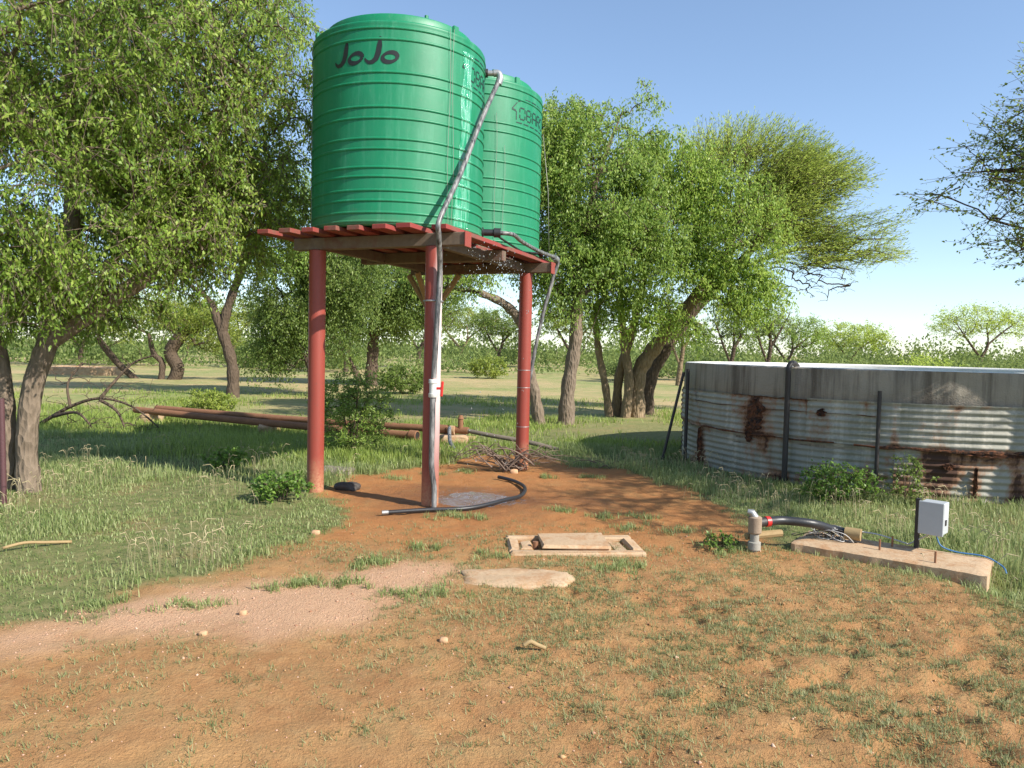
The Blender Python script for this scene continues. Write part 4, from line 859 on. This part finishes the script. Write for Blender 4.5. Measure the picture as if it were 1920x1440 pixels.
lush = lambda x, y: (1 - bare_f(x, y)) * sstep(.1, .6, np.exp(-((x + 2.6) / 2.6) ** 2 - ((y - 11.4) / 1.3) ** 2)) * clear_f(x, y)
x, y = scatter(rg, 120000, 9.4, 13.6, lush); blades('grass', rg, x, y, rg.uniform(.06, .2, len(x)), .011, G_lush, .6, True, 'lush bright green grass along the rusty pipes')
mid = lambda x, y: (1 - bare_f(x, y)) * sstep(.36, .58, fbm(x * .35, y * .35, 4)) * sstep(26, 15, y) * clear_f(x, y)
x, y = scatter(rg, 190000, 12, 26, mid); blades('grass', rg, x, y, rg.uniform(.05, .16, len(x)), .012 + .0006 * y, G_lush, .7, False, 'patchy grass under the trees')
# short sparse grass on the trampled soil: small tufts
def tufts(rg, cx, cy, per, spread, h0, h1):
    k = len(cx); x = np.repeat(cx, per) + rg.normal(size=k * per) * np.repeat(spread, per); y = np.repeat(cy, per) + rg.normal(size=k * per) * np.repeat(spread, per); return x, y, rg.uniform(h0, h1, k * per)
def dn(x, y): return bare_f(x, y) * (.22 + .78 * sstep(.40, .66, fbm(x * 3.2 + 3, y * 3.2, 4))) * (.16 + .84 * sstep(-1.2, .6, x + .5 * (y - 4))) * sstep(7.0, 5.4, y) * (1 - gravel_f(x, y)) * clear_f(x, y)
cx, cy = scatter(rg, 52000, 2.2, 7.0, dn); x, y, h_ = tufts(rg, cx, cy, 8, rg.uniform(.006, .030, len(cx)), .012, .042)
blades('grass', rg, x, y, h_, .0052, G_dry, 1.1, False, 'short sparse grass on the trampled orange soil')
big = np.array([(-0.69, 5.85), (-0.96, 5.46), (-1.06, 5.38), (-1.91, 4.46), (-2.49, 4.45), (-1.48, 4.86), (-1.07, 4.91), (-0.17, 5.67), (-0.58, 6.99), (-0.67, 4.71), (-1.29, 4.93), (-.35, 6.95), (.5, 7.2), (.9, 7.0), (1.3, 7.1), (1.1, 6.6), (1.55, 6.5), (1.75, 5.95), (-.4, 4.75), (.9, 5.5), (.75, 5.45), (-.6, 9.6), (-1.0, 9.3), (.45, 9.3), (-1.35, 8.9), (.2, 10.4), (1.0, 9.4)])
cx = np.repeat(big[:, 0], 9) + rg.normal(size=len(big) * 9) * .085; cy = np.repeat(big[:, 1], 9) + rg.normal(size=len(big) * 9) * .06
x, y, h_ = tufts(rg, cx, cy, 24, np.full(len(cx), .028), .02, .075); blades('grass_tufts', rg, x, y, h_, .006, G_grass, 1.1, True, 'scattered green grass tufts on the bare soil')
# seed heads
x, y = scatter(rg, 5200, 5.0, 10.5, lambda x, y: (1 - bare_f(x, y)) * sstep(.52, .70, fbm(x * 1.3 + 5, y * 1.3, 3)) * clear_f(x, y)); k = len(x)
z = gz(x, y); a = rg.uniform(0, 6.28, k); h_ = rg.uniform(.14, .30, k); cv = h_ * rg.uniform(.15, .5, k); P0 = np.stack([x, y, z], -1)
P1 = P0 + np.stack([np.cos(a) * cv * .35, np.sin(a) * cv * .35, h_ * .8], -1); P2 = P0 + np.stack([np.cos(a) * cv * .8, np.sin(a) * cv * .8, h_], -1); P3 = P0 + np.stack([np.cos(a) * cv * 1.4, np.sin(a) * cv * 1.4, h_ * .96], -1)
PP = np.stack([P0, P1, P2, P3], 1).reshape(-1, 3); pa_ = np.tile([-1, 0, 1, 2], k) + np.repeat(np.arange(k) * 4, 4); pa_[::4] = -1
V, F = tubes_np(PP, pa_, np.tile([.0012, .0012, .004, .0025], k), 3)
o = np_mesh('grass_seed_heads', V, F, simple('straw', (.42, .35, .20), .8, .25, 5, 0)); tag(o, 'pale drooping seed heads standing above the grass', 'grass', kind='stuff')

# ------------------------------------------------------------------ shrubs and weeds
def shrub(name, x, y, h_, r_, lm, lab, seed, tips=170, per=26, ll=.045, lw=.02, cat='shrub', bare_top=False, group=None, nst=6):
    rg = np.random.default_rng(seed); z0 = gz1(x, y); lim = []
    for j in range(nst):
        a = 2 * math.pi * j / nst + rg.random(); q = r_ * rg.uniform(.3, .8)
        lim.append([(x + .03 * math.cos(a), y + .03 * math.sin(a), z0 - .03), (x + q * .4 * math.cos(a), y + q * .4 * math.sin(a), z0 + h_ * .4), (x + q * math.cos(a), y + q * math.sin(a), z0 + h_ * rg.uniform(.6, .95))])
    return tree(name, (x, y, z0), lab, lim, [(x, y, z0 + h_ * .5, r_, r_ * .9, h_ * .48)], tips, lm, per, ll, lw, r_ * .22, b_dark, seed, .012, -.2, cat=cat, hollow=.1, rtip=.0022, sides=4, group=group, gap=.2)
shrub('shrub', -2.36, 11.05, 1.25, .62, L_green, 'leafy shrub growing over the rusty pipes behind the left pole', 301, 300, 30)
shrub('shrub', -3.75, 25.4, .95, .85, L_dark, 'small dark bush in shade left of the middle pole', 302, 150, 24, .10, .05)
shrub('weed', 3.60, 8.15, .42, .42, L_weed, 'bright leafy weed against the reservoir between its two front posts', 303, 120, 20, .04, .024, 'plant')
shrub('weed', 4.35, 8.1, .55, .28, L_dark, 'darker straggly weed right of the thin reservoir post', 304, 50, 14, .04, .022, 'plant')
shrub('weed', -2.32, 7.55, .28, .30, L_weed, 'broad-leaved weed in front of the left red pole', 305, 60, 18, .045, .028, 'plant')
shrub('weed', -3.55, 9.3, .28, .25, L_weed, 'leafy weed in the shaded grass left of the stand', 306, 40, 16, .05, .03, 'plant')
shrub('weed', 1.74, 6.05, .11, .2, L_weed, 'low weed beside the grey standpipe', 307, 26, 14, .035, .018, 'plant')
shrub('weed', -6.6, 16.2, .55, .6, L_yel, 'bright green weed growing behind the far end of the pipes', 308, 110, 26, .06, .03, 'plant')
shrub('shrub', -1.2, 38, 1.1, 1.0, L_yel, 'pale green bush beyond the middle pole in the clearing', 309, 120, 24, .12, .06)
for k, (x, y, h_, r_, lm) in enumerate([(-24, 46, 1.3, 1.8, L_far), (-17, 47, 1.2, 1.5, L_far), (-11.5, 49, 1.5, 1.7, L_far), (6.2, 40, 1.1, 1.3, L_far), (17.5, 42, 1.6, 2.0, L_far), (22, 46, 1.5, 2.2, L_far), (27.5, 50, 1.7, 2.3, L_acac), (34, 52, 1.6, 2.4, L_far)]):
    shrub('shrub', x, y, h_, r_, lm, ['grey-green bush at the far left of the clearing', 'grey-green bush behind the low bright acacia', 'grey-green bush behind the forked tree', 'small grey-green bush right of the tree trunks', 'grey-green bush above the overflow pipe of the reservoir', 'grey-green bush above the middle of the reservoir rim', 'brighter green bush above the reservoir rim towards the right', 'grey-green bush above the right end of the reservoir'][k], 320 + k, 130, 22, .14, .075)

# ------------------------------------------------------------------ things on the ground
def rock(c, size, seed, sq=.6):
    """rounded irregular stone"""
    r0 = np.random.default_rng(seed); V = []; nu, nv = (12, 7) if size[0] < .2 else (40, 20)
    for i in range(nv + 1):
        ph = math.pi * i / nv - math.pi / 2
        for j in range(nu):
            th = 2 * math.pi * j / nu; d = Vector((math.cos(ph) * math.cos(th), math.cos(ph) * math.sin(th), math.sin(ph)))
            d = Vector([math.copysign(abs(v) ** sq, v) for v in d]); k = 1 + .22 * (float(vnoise(d.x * 1.7 + seed, d.y * 1.7 + d.z * 1.3 + seed)) - .5) + .06 * (r0.random() - .5) * (0 < i < nv) * (1 if nu < 20 else .35) + (.20 * (float(fbm(np.array(d.x * 4 + seed), np.array(d.y * 4 + d.z * 3), 4)) - .5) if nu > 20 else 0)
            V.append((c[0] + d.x * size[0] / 2 * k, c[1] + d.y * size[1] / 2 * k, c[2] + d.z * size[2] / 2 * k))
    return MB().add(V, [(i * nu + j, i * nu + (j + 1) % nu, (i + 1) * nu + (j + 1) % nu, (i + 1) * nu + j) for i in range(nv) for j in range(nu)])
for k, (x, y, sx, sy, sz_, lab) in enumerate([(-1.55, 4.32, .045, .04, .035, 'small reddish stone lying on the pink gravel'), (-1.64, 6.28, .075, .06, .045, 'orange stone at the edge of the grass before the left pole'), (-1.11, 5.52, .05, .05, .035, 'small orange stone between the grass tufts'),
     (-.34, 3.99, .05, .04, .03, 'brown stone in the middle foreground soil'), (-1.66, 4.02, .045, .04, .028, 'pale stone at the lower edge of the gravel'), (-2.05, 8.9, .09, .07, .05, 'tan stone beside the flat grey slab near the left pole'), (.05, 9.6, .11, .08, .07, 'orange stone at the foot of the right pole')]):
    single('stone', rock((x, y, gz1(x, y) + sz_ * .25), (sx, sy, sz_), 40 + k), m_peb, (x, y, gz1(x, y)), lab, 'stone', None, True)
single('flat_stone', rock((-2.15, 9.15, gz1(-2.15, 9.15) + .03), (.42, .36, .09), 61, .45), m_stone, (-2.15, 9.15, 0), 'flat grey stone slab lying behind the left red pole', 'stone', None, True)
single('stone', rock((-1.80, 8.22, gz1(-1.8, 8.22) + .03), (.30, .16, .12), 64, .95), simple('dark_wet_stone', (.05, .042, .036), .7, .4, 9, .4), (-1.8, 8.22, 0), 'dark lump of stone right of the left red pole', 'stone', None, True)
# fine gravel on the pink track and grit on the soil
rg = np.random.default_rng(31)
x = rg.uniform(-3.6, 3.4, 26000); y = rg.uniform(2.4, 6.5, 26000); keep = rg.random(26000) < np.maximum(.55 * gravel_f(x, y), .07 * bare_f(x, y)); x, y = x[keep], y[keep]; rr = rg.uniform(.002, .006, len(x)) * np.where(rg.random(len(x)) < .03, 2.2, 1)
V, F = grit(np.stack([x, y, gz(x, y) + rr * .3], -1), rr, .7, rg); n = NT('pink_grit'); rnd = n.n.new('ShaderNodeNewGeometry').outputs['Random Per Island']
o = np_mesh('gravel', V, F, n.set(base=n.ramp(rnd, [(0, (.32, .15, .08)), (.6, (.50, .29, .19)), (1, (.60, .42, .31))]), rough=.85)); tag(o, 'fine pinkish gravel and grit on the soil', 'gravel', kind='stuff')

# crumbs of soil on the trampled ground
x = rg.uniform(-3.2, 3.6, 60000); y = rg.uniform(2.2, 6.3, 60000); keep = rg.random(60000) < .065 * bare_f(x, y) * (.12 + clod_f(x, y)) * (1 - gravel_f(x, y)) * clear_f(x, y) * sstep(.4, .6, fbm(x * 2 + 9, y * 2, 3)) * 3; x, y = x[keep], y[keep]; rr = rg.uniform(.002, .007, len(x)) * np.where(rg.random(len(x)) < .04, 2.0, 1)
V, F = grit(np.stack([x, y, gz(x, y) + rr * .25], -1), rr, .75, rg); V = V + rg.normal(size=V.shape) * .0012; n = NT('soil_crumbs'); rnd = n.n.new('ShaderNodeNewGeometry').outputs['Random Per Island']
o = np_mesh('soil_crumbs', V, F, n.set(base=n.ramp(rnd, [(0, (.30, .15, .06)), (.6, (.38, .21, .09)), (1, (.46, .29, .14))]), rough=.95)); tag(o, 'loose crumbs of orange soil in the foreground', 'soil', kind='stuff')

# puddle and splash
n = NT('muddy_puddle'); g = n.noise(14, 4, .6, None, .6); m_pud = n.set(base=n.mix(g, (.12, .062, .035), (.22, .14, .10)), rough=.05, normal=n.bump(g, .55, .02), spec=.6)
V = []; nr_, na = 6, 40; pc = (-.34, 7.78)
for i in range(nr_ + 1):
    for j in range(na):
        th = 2 * math.pi * j / na; k = .8 + .45 * float(vnoise(2 * math.cos(th) + 5, 2 * math.sin(th) + 5)); rr = i / nr_ * k
        V.append((pc[0] + .50 * rr * math.cos(th), pc[1] + .40 * rr * math.sin(th), gz1(pc[0] + .50 * rr * math.cos(th), pc[1] + .40 * rr * math.sin(th)) + .008 - .014 * (i / nr_) ** 4))
single('puddle', MB().add(V, [(i * na + j, i * na + (j + 1) % na, (i + 1) * na + (j + 1) % na, (i + 1) * na + j) for i in range(nr_) for j in range(na)]), m_pud, (pc[0], pc[1], 0), 'muddy puddle of leaking water at the foot of the middle pole', 'puddle', None, True)
k = 300; a = rg.uniform(0, 6.28, k); q = np.sqrt(rg.random(k)); cs = np.stack([pc[0] - .05 + .36 * q * np.cos(a), pc[1] + .25 * q * np.sin(a), gz1(*pc) + .015 + rg.exponential(.022, k)], -1)
V, F = blobs(cs, rg.uniform(.0015, .004, k)); o = np_mesh('splashing_water', V, F, m_water, None, True); tag(o, 'small splashes of water above the puddle', 'water', kind='stuff')
# black hose on the ground
hp = [(-1.18, 6.98), (-0.79, 7.11), (-0.39, 7.24), (-0.05, 7.6), (0.13, 8.0), (0.17, 8.45), (0.05, 8.85), (-0.14, 9.05)]
hs = thing('garden_hose', (-.39, 7.24, gz1(-.39, 7.24)), 'black hose curving on the wet soil round the puddle', 'hose')
pts = smooth([(x, y, gz1(x, y) + .03) for x, y in hp], 8); MB().tube(pts, .020, 12).build('hose', m_black, hs, True, None, 40)
MB().tube([pts[0] - (pts[1] - pts[0]).normalized() * .02, pts[0] + (pts[1] - pts[0]).normalized() * .04], .021, 12).build('hose_end', m_steel, hs, True, None, 40)

# rusty pipes on blocks behind the stand
def long_pipe(a, b, za, zb, r_, lab, m=m_rust):
    A = Vector((a[0], a[1], za)); Bv = Vector((b[0], b[1], zb)); q = [A.lerp(Bv, t) + Vector((0, 0, -.02 * math.sin(math.pi * t))) for t in np.linspace(0, 1, 14)]
    t = thing('rusty_pipe', (a[0], a[1], gz1(*a)), lab, 'pipe', 'rusty pipes lying behind the stand')
    pp_ = MB().tube(q, r_, 14, False).build('pipe', m, t, True); d = (Bv - A).normalized()
    MB().tube([Bv - d * .14, Bv - d * .135, Bv - d * .005, Bv], [r_ * 1.02, r_ * 1.3, r_ * 1.3, r_ * 1.02], 14, False).build('collar', m, t, True, None, 40).parent = pp_
    MB().tube([A + d * .003, A + d * .02], r_ * .86, 14).build('bore_shade_plug', m_dark, t); MB().tube([Bv - d * .02, Bv - d * .003], r_ * .86, 14).build('bore_shade_plug', m_dark, t)  # dark plugs stand in for the shade inside the open pipe ends
    return t
long_pipe((-7.45, 14.75), (-1.52, 12.1), .235, .16, .065, 'nearer long rusty pipe lying on blocks behind the left pole')
long_pipe((-7.15, 15.0), (-1.05, 12.35), .255, .245, .06, 'farther long rusty pipe lying behind the nearer one')
tp_ = thing('branch_pipe', (-.85, 12.2, 0), 'thin grey pipe with a rusty upright stub behind the middle pole', 'pipe')
MB().tube([(-1.05, 12.3, .25), (-.7, 12.2, .25)], .06, 12).build('tee', m_rust, tp_, True, None, 40)
MB().tube([(-.83, 12.23, .25), (-.83, 12.23, .43), (-.83, 12.23, .44), (-.83, 12.23, .50)], [.045, .045, .055, .03], 12).build('stub', m_rust, tp_, True, None, 40)
MB().tube(smooth([(-.72, 12.2, .25), (-.3, 12.0, .20), (.3, 11.8, .13), (.75, 11.65, .04)], 5), .036, 10).build('pipe', simple('grey_pipe', (.16, .13, .10), .8, .35, 9, .3), tp_, True, None, 40)
MB().tube([(-1.0, 12.25, .25), (-.92, 12.23, .25)], .075, 12).build('pale_coupling', m_conc, tp_, True, None, 40)
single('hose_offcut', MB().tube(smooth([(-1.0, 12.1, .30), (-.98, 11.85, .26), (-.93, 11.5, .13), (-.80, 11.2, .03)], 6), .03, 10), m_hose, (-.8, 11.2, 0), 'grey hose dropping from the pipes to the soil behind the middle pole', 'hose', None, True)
for x, y, sx, sy, sz_, lab in [(-7.1, 14.75, .34, .5, .19, 'rough block carrying the far left end of the rusty pipes'), (-1.0, 12.2, .62, .34, .18, 'pale block carrying the right end of the rusty pipes'), (-4.4, 13.55, .3, .5, .15, 'half hidden block under the middle of the rusty pipes')]:
    single('concrete_block', rock((x, y, sz_ * .4), (sx, sy, sz_ * 1.15), int(abs(x) * 10), .35), m_conc, (x, y, 0), lab, 'block', None, True, 45)

# brushwood
def brush(name, c, n_, L0, L1, hmax, lab, m, seed, rad=.007):
    rg = np.random.default_rng(seed); limbs = []; tips = []
    t = thing(name, (c[0], c[1], gz1(*c)), lab, 'branch'); z0 = gz1(*c)
    for j in range(n_):
        a = rg.uniform(-.6, .6) + (math.pi if rg.random() < .6 else 0); l = rg.uniform(L0, L1); q0 = np.array([c[0] + rg.normal() * .12, c[1] + rg.normal() * .10, z0 + rg.uniform(.0, .08)])
        pts = [q0 + np.array([math.cos(a) * l * s, math.sin(a) * l * s * .6, hmax * math.sin(s * 2.4) * rg.uniform(.2, 1)]) + rg.normal(size=3) * .02 for s in (0, .33, .66, 1)]
        for p in pts: p[2] = max(p[2], z0 + .008)
        q = smooth(pts, 5); MB().tube(q, list(np.linspace(rad * rg.uniform(.7, 1.4), .0015, len(q))), 5).build('twig', m, t, True)
        for s in range(2):
            k = rg.integers(4, len(q) - 4); d = rg.normal(size=3) * .16; d[2] = abs(d[2]) * .7; e = np.array(q[k]) + d
            MB().tube([q[k], (np.array(q[k]) + e) / 2 + rg.normal(size=3) * .015, e], [rad * .5, rad * .35, .001], 4).build('twig', m, t, True)
m_twig = simple('dry_twigs', (.17, .12, .09), .9, .35, 8, .3)
brush('brushwood', (.0, 9.72), 34, .3, .95, .34, 'heap of dry thorny twigs at the foot of the right pole', m_twig, 71, .011)
brush('brushwood', (1.25, 10.2), 5, .2, .5, .06, 'few dry twigs lying between the right pole and the reservoir', m_twig, 73, .006)
fl = thing('fallen_branch', (-7.6, 13.4, 0), 'dark dead branch lying in the grass left of the rusty pipes', 'branch')
rg = np.random.default_rng(15)
for pts, r_ in [([(-8.6, 13.6, .05), (-8.0, 13.5, .38), (-7.4, 13.4, .55), (-6.8, 13.35, .42), (-6.3, 13.3, .06)], .036), ([(-7.4, 13.4, .55), (-7.2, 13.5, .85), (-6.9, 13.6, 1.2), (-6.5, 13.6, 1.35)], .035), ([(-8.0, 13.5, .38), (-8.1, 13.6, .8), (-7.9, 13.7, 1.15)], .028), ([(-7.4, 13.4, .52), (-7.0, 13.2, .35), (-6.8, 13.1, .05)], .035), ([(-8.3, 13.5, .2), (-7.7, 13.2, .3), (-7.3, 13.0, .04)], .035)]:
    q = smooth(pts, 6); MB().tube(q, list(np.linspace(r_, r_ * .35, len(q))), 8).build('limb', b_dark, fl, True)
    tips = np.array([np.array(q[rg.integers(3, len(q))]) + rg.normal(size=3) * np.array([.28, .2, .22]) for _ in range(34)]); tips[:, 2] = np.abs(tips[:, 2])
    P_, pa_, rd_, *_ = grow([pts], tips, rg, rtip=.004); V, F = tubes_np(P_, pa_, rd_ * .8, 4); np_mesh('twigs', V, F, b_dark, fl)
# thin leaning post at the left edge
single('fence_post', MB().tube([(-4.86, 7.12, -.2), (-4.88, 7.12, 1.02)], .028, 10), simple('purple_brown_paint', (.085, .035, .038), .6, .3, 9, .2), (-4.86, 7.12, 0), 'dark purple-brown steel post at the left edge before the trunks', 'post', None, True, 40)
# low trough far left
tr = thing('cattle_trough', (-19.6, 33.5, gz1(-19.6, 33.5)), 'low tan concrete trough in the clearing at far left', 'trough')
zt = gz1(-19.6, 33.5)
for c_, s_ in [((-19.6, 33.2, zt + .14), (3.2, .22, .42)), ((-19.6, 35.0, zt + .14), (3.2, .22, .42)), ((-21.1, 34.1, zt + .14), (.22, 1.56, .4)), ((-18.1, 34.1, zt + .14), (.22, 1.56, .4))]: MB().box(c_, s_, None, .02).build('wall', m_conc, tr)
MB().box((-19.6, 34.1, zt + .02), (2.76, 1.56, .1)).build('trough_bottom', m_conc, tr)

# ------------------------------------------------------------------ concrete covers in the foreground
cv = thing('valve_chamber', (.55, 5.9, gz1(.55, 5.9)), 'half buried concrete valve chamber with a flat lid before the stand', 'concrete chamber')
ex = Vector((1, .10, 0)).normalized(); ey = Vector((-.10, 1, 0)).normalized(); rotc = Matrix((ex, ey, Vector((0, 0, 1)))).transposed(); oc = Vector((.03, 5.68, gz1(.5, 5.9) - .03))
def cbox(u0, u1, v0, v1, z0, z1, name, m=m_conc, root=cv): return MB().box(oc + ex * ((u0 + u1) / 2) + ey * ((v0 + v1) / 2) + Vector((0, 0, (z0 + z1) / 2)), (u1 - u0, v1 - v0, z1 - z0), rotc @ Matrix.Rotation(random.uniform(-.03, .03), 3, 'Z'), .012, .009).build(name, m, root)
cbox(0, 1.06, 0, .10, -.12, .055, 'wall'); cbox(0, 1.06, .45, .54, -.12, .06, 'wall'); cbox(0, .09, .103, .447, -.12, .052, 'wall'); cbox(.97, 1.06, .103, .447, -.12, .05, 'wall')
cbox(.25, .80, .06, .49, .058, .088, 'lid'); cbox(.10, .19, .17, .38, -.1, .045, 'wall'); cbox(.84, .95, .12, .44, -.1, .03, 'wall')
ru = MB().tube([oc + ex * .21 + ey * .22 + Vector((0, 0, 0)), oc + ex * .21 + ey * .22 + Vector((0, 0, .085))], .022, 8).build('bolt', m_rust, cv)
x, y = .05, 5.12; zl = gz1(x, y)
single('concrete_lump', rock((x + .0, y, zl - .02), (.80, .40, .13), 91, .5), m_conc, (x, y, zl), 'rough weathered concrete lump set in the soil in the foreground', 'concrete', None, True)

# pump slab with control box
sa = Vector((2.30, 6.02, 0)); sx_ = Vector((1.08, -.80, 0)).normalized(); sy_ = Vector((.80, 1.08, 0)).normalized(); rs_ = Matrix((sx_, sy_, Vector((0, 0, 1)))).transposed(); SZ = .085
pb_ = thing('pump_slab', (2.9, 5.9, 0), 'worn concrete slab with bolts beside the reservoir', 'slab')
def sp(u_, v_, z): return sa + sx_ * u_ + sy_ * v_ + Vector((0, 0, z))
V = []; nu, nv = 28, 12; rg = np.random.default_rng(6)
for i in range(nv + 1):
    for j in range(nu + 1):
        u_ = j / nu * 1.36; v_ = i / nv * .56; p = sp(u_, v_, SZ); e = min(i, nv - i, j, nu - j); p.z += .012 * (float(fbm(np.array(p.x * 6), np.array(p.y * 6), 3)) - .5) - (.014 if e == 0 else 0); 
        if e == 0: p += Vector((rg.normal() * .006, rg.normal() * .006, 0))
        V.append(p)
k = nu + 1; F = [(i * k + j, i * k + j + 1, (i + 1) * k + j + 1, (i + 1) * k + j) for i in range(nv) for j in range(nu)]
ring = [j for j in range(k)] + [i * k + nu for i in range(1, nv + 1)] + [nv * k + j for j in range(nu - 1, -1, -1)] + [i * k for i in range(nv - 1, 0, -1)]
m0 = len(V); V += [Vector((V[i].x, V[i].y, -.12)) for i in ring]; F += [(ring[i], m0 + i, m0 + (i + 1) % len(ring), ring[(i + 1) % len(ring)]) for i in range(len(ring))]
MB().add(V, F).build('slab', m_conc, pb_, True, None, 45)
for u_, v_ in ((.62, .22), (.68, .40), (1.02, .10)): MB().tube([sp(u_, v_, SZ - .02), sp(u_, v_, SZ + .085)], .008, 8).build('bolt', m_rust, pb_)
m_box = simple('light_grey_enamel', (.40, .42, .43), .45, .12, 6, .05)
pq = Vector((3.27, 5.92, 0)); cbx = thing('control_box', (pq.x, pq.y, SZ), 'light grey electrical control box on a black post at the slab', 'control box')
MB().box(pq + Vector((0, 0, SZ + .19)), (.034, .034, .42), Matrix.Rotation(R(45), 3, 'Z'), .003).build('post', m_dark, cbx)
fn = Vector((-.70, -.714, 0)); fr = Vector((.714, -.70, 0)); rb_ = Matrix((fr, -fn, Vector((0, 0, 1)))).transposed(); bc = pq + fr * .125 + fn * .03 + Vector((0, 0, SZ + .275))
bx_ = MB().box(bc, (.165, .15, .245), rb_, .005).build('box', m_box, cbx)
lid_ = MB().box(bc + fn * .084, (.178, .016, .258), rb_, .004).build('door', m_box, cbx)
sub('latch', MB().box(bc + fr * .0855 + fn * .01 + Vector((0, 0, -.03)), (.006, .03, .045), rb_, .001), m_dark, bx_, cbx)
sub('hinge', MB().box(bc - fr * .0855 + Vector((0, .0, .09)), (.006, .04, .03), rb_, .001), m_dark, bx_, cbx)
MB().box(bc + fr * .0835 + Vector((0, 0, .05)), (.002, .08, .11), rb_).build('sticker', simple('white_label', (.75, .75, .78), .5, .05), cbx)
m_blue = simple('blue_cable', (.05, .16, .34), .5, .2, 9, .05); m_grey = simple('grey_cable', (.45, .44, .42), .5, .2, 9, .05)
def cable(pts, m, lab, name='cable', rad=.006): 
    single(name, MB().tube(smooth(pts, 7), rad, 7), m, pts[-1], lab, 'cable', None, True)
cable([bc + Vector((.02, 0, -.13)), bc + Vector((.05, -.02, -.22)), sp(1.12, .48, SZ + .02), sp(1.30, .50, SZ + .015), sp(1.42, .46, SZ - .03), sp(1.45, .4, .02)], m_blue, 'blue cable running from the control box over the slab end')
cable([bc + Vector((-.02, 0, -.13)), pq + Vector((-.03, .05, SZ + .02)), sp(.75, .52, SZ + .02), sp(.55, .50, SZ + .06), sp(.40, .40, SZ + .08)], m_grey, 'pale grey cable running along the back of the slab')
# bundle of loose wires on the slab
wb = thing('wire_bundle', sp(.25, .30, SZ), 'tangle of old pale wires wound round the pump hose on the slab', 'wires'); rg = np.random.default_rng(9)
for k in range(16):
    c0 = sp(.22 + .05 * rg.normal(), .32 + .03 * rg.normal(), SZ + .045); q = []
    rx_, ry_ = rg.uniform(.05, .15), rg.uniform(.03, .07); a0 = rg.uniform(0, 6)
    for s in np.linspace(0, 1, 9): a = a0 + s * rg.uniform(4, 6); q.append(c0 + sx_ * (rx_ * math.cos(a)) + sy_ * (ry_ * math.sin(a)) + Vector((0, 0, max(-.035, .05 * math.sin(a * 1.3 + k)))))
    MB().tube(smooth(q, 3), .004, 5).build('wire', [m_grey, m_dark, m_wire, m_grey][k % 4], wb, True)
# standpipe, elbow and black hose
vx = Vector((1.98, 5.95, gz1(1.98, 5.95)))
sv = thing('standpipe', vx, 'grey standpipe with valve and black hose feeding the slab', 'standpipe')
m_pvc = simple('dirty_grey_pvc', (.30, .28, .24), .6, .3, 12, .2)
MB().tube([vx + Vector((0, 0, -.1)), vx + Vector((0, 0, .16))], .036, 14).build('riser', m_pvc, sv, True, None, 40)
MB().tube([vx + Vector((0, 0, .005)), vx + Vector((0, 0, .012)), vx + Vector((0, 0, .07)), vx + Vector((0, 0, .075))], [.045, .052, .052, .045], 14).build('socket', m_pvc, sv, True, None, 40)
MB().tube([vx + Vector((0, 0, .14)), vx + Vector((0, 0, .15)), vx + Vector((0, 0, .27)), vx + Vector((0, 0, .28))], [.045, .054, .054, .04], 14).build('tee', simple('muddy_fitting', (.27, .20, .14), .8, .4, 12, .3), sv, True, None, 40)
MB().tube([vx + Vector((-.005, 0, .27)), vx + Vector((-.03, 0, .31)), vx + Vector((-.06, .01, .315))], [.035, .03, .02], 10).build('cap', m_steel, sv, True, None, 40)
MB().tube([vx + Vector((.02, .02, .22)), vx + Vector((.10, .05, .225))], .038, 12).build('branch', m_dark, sv, True, None, 40)
MB().tube([vx + Vector((.10, .05, .225)), vx + Vector((.135, .06, .226))], .043, 12).build('red_collar', hm, sv, True, None, 40)
e = sp(.36, .33, SZ + .07); s0_ = vx + Vector((.125, .055, .226))
MB().tube(smooth([s0_, s0_ + Vector((.14, .05, .0)), s0_.lerp(e, .55) + Vector((0, 0, .035)), e - sx_ * .12 + Vector((0, 0, .012)), e], 8), .036, 14).build('hose', m_black, sv, True, None, 40)
MB().tube([e - sx_ * .02, e + sx_ * .10], .05, 12).build('clamp_wrap', m_brace, sv, True, None, 40)
MB().tube([vx + Vector((-.05, .06, .10)), vx + Vector((.26, .12, .12))], .03, 8).build('timber_prop', m_brace, sv)
# a few sticks on the soil and in the grass
for k, (x, y, l, a, lab) in enumerate([(-3.6, 5.65, .45, .7, 'pale broken stick lying in the grass at left'), (.15, 3.9, .12, .2, 'tiny pale stick on the foreground soil'), (-1.0, 13.0, .8, .1, 'dry log lying in the grass behind the pipes')]):
    z = gz1(x, y); q = [(x + l * (s - .5) * math.cos(a), y + l * (s - .5) * math.sin(a), z + .03 + .02 * math.sin(5 * s)) for s in (0, .3, .6, 1)]
    single('stick', MB().tube(smooth(q, 4), [.012 if k < 2 else .05] * 13, 7), m_brace, (x, y, z), lab, 'stick', None, True)
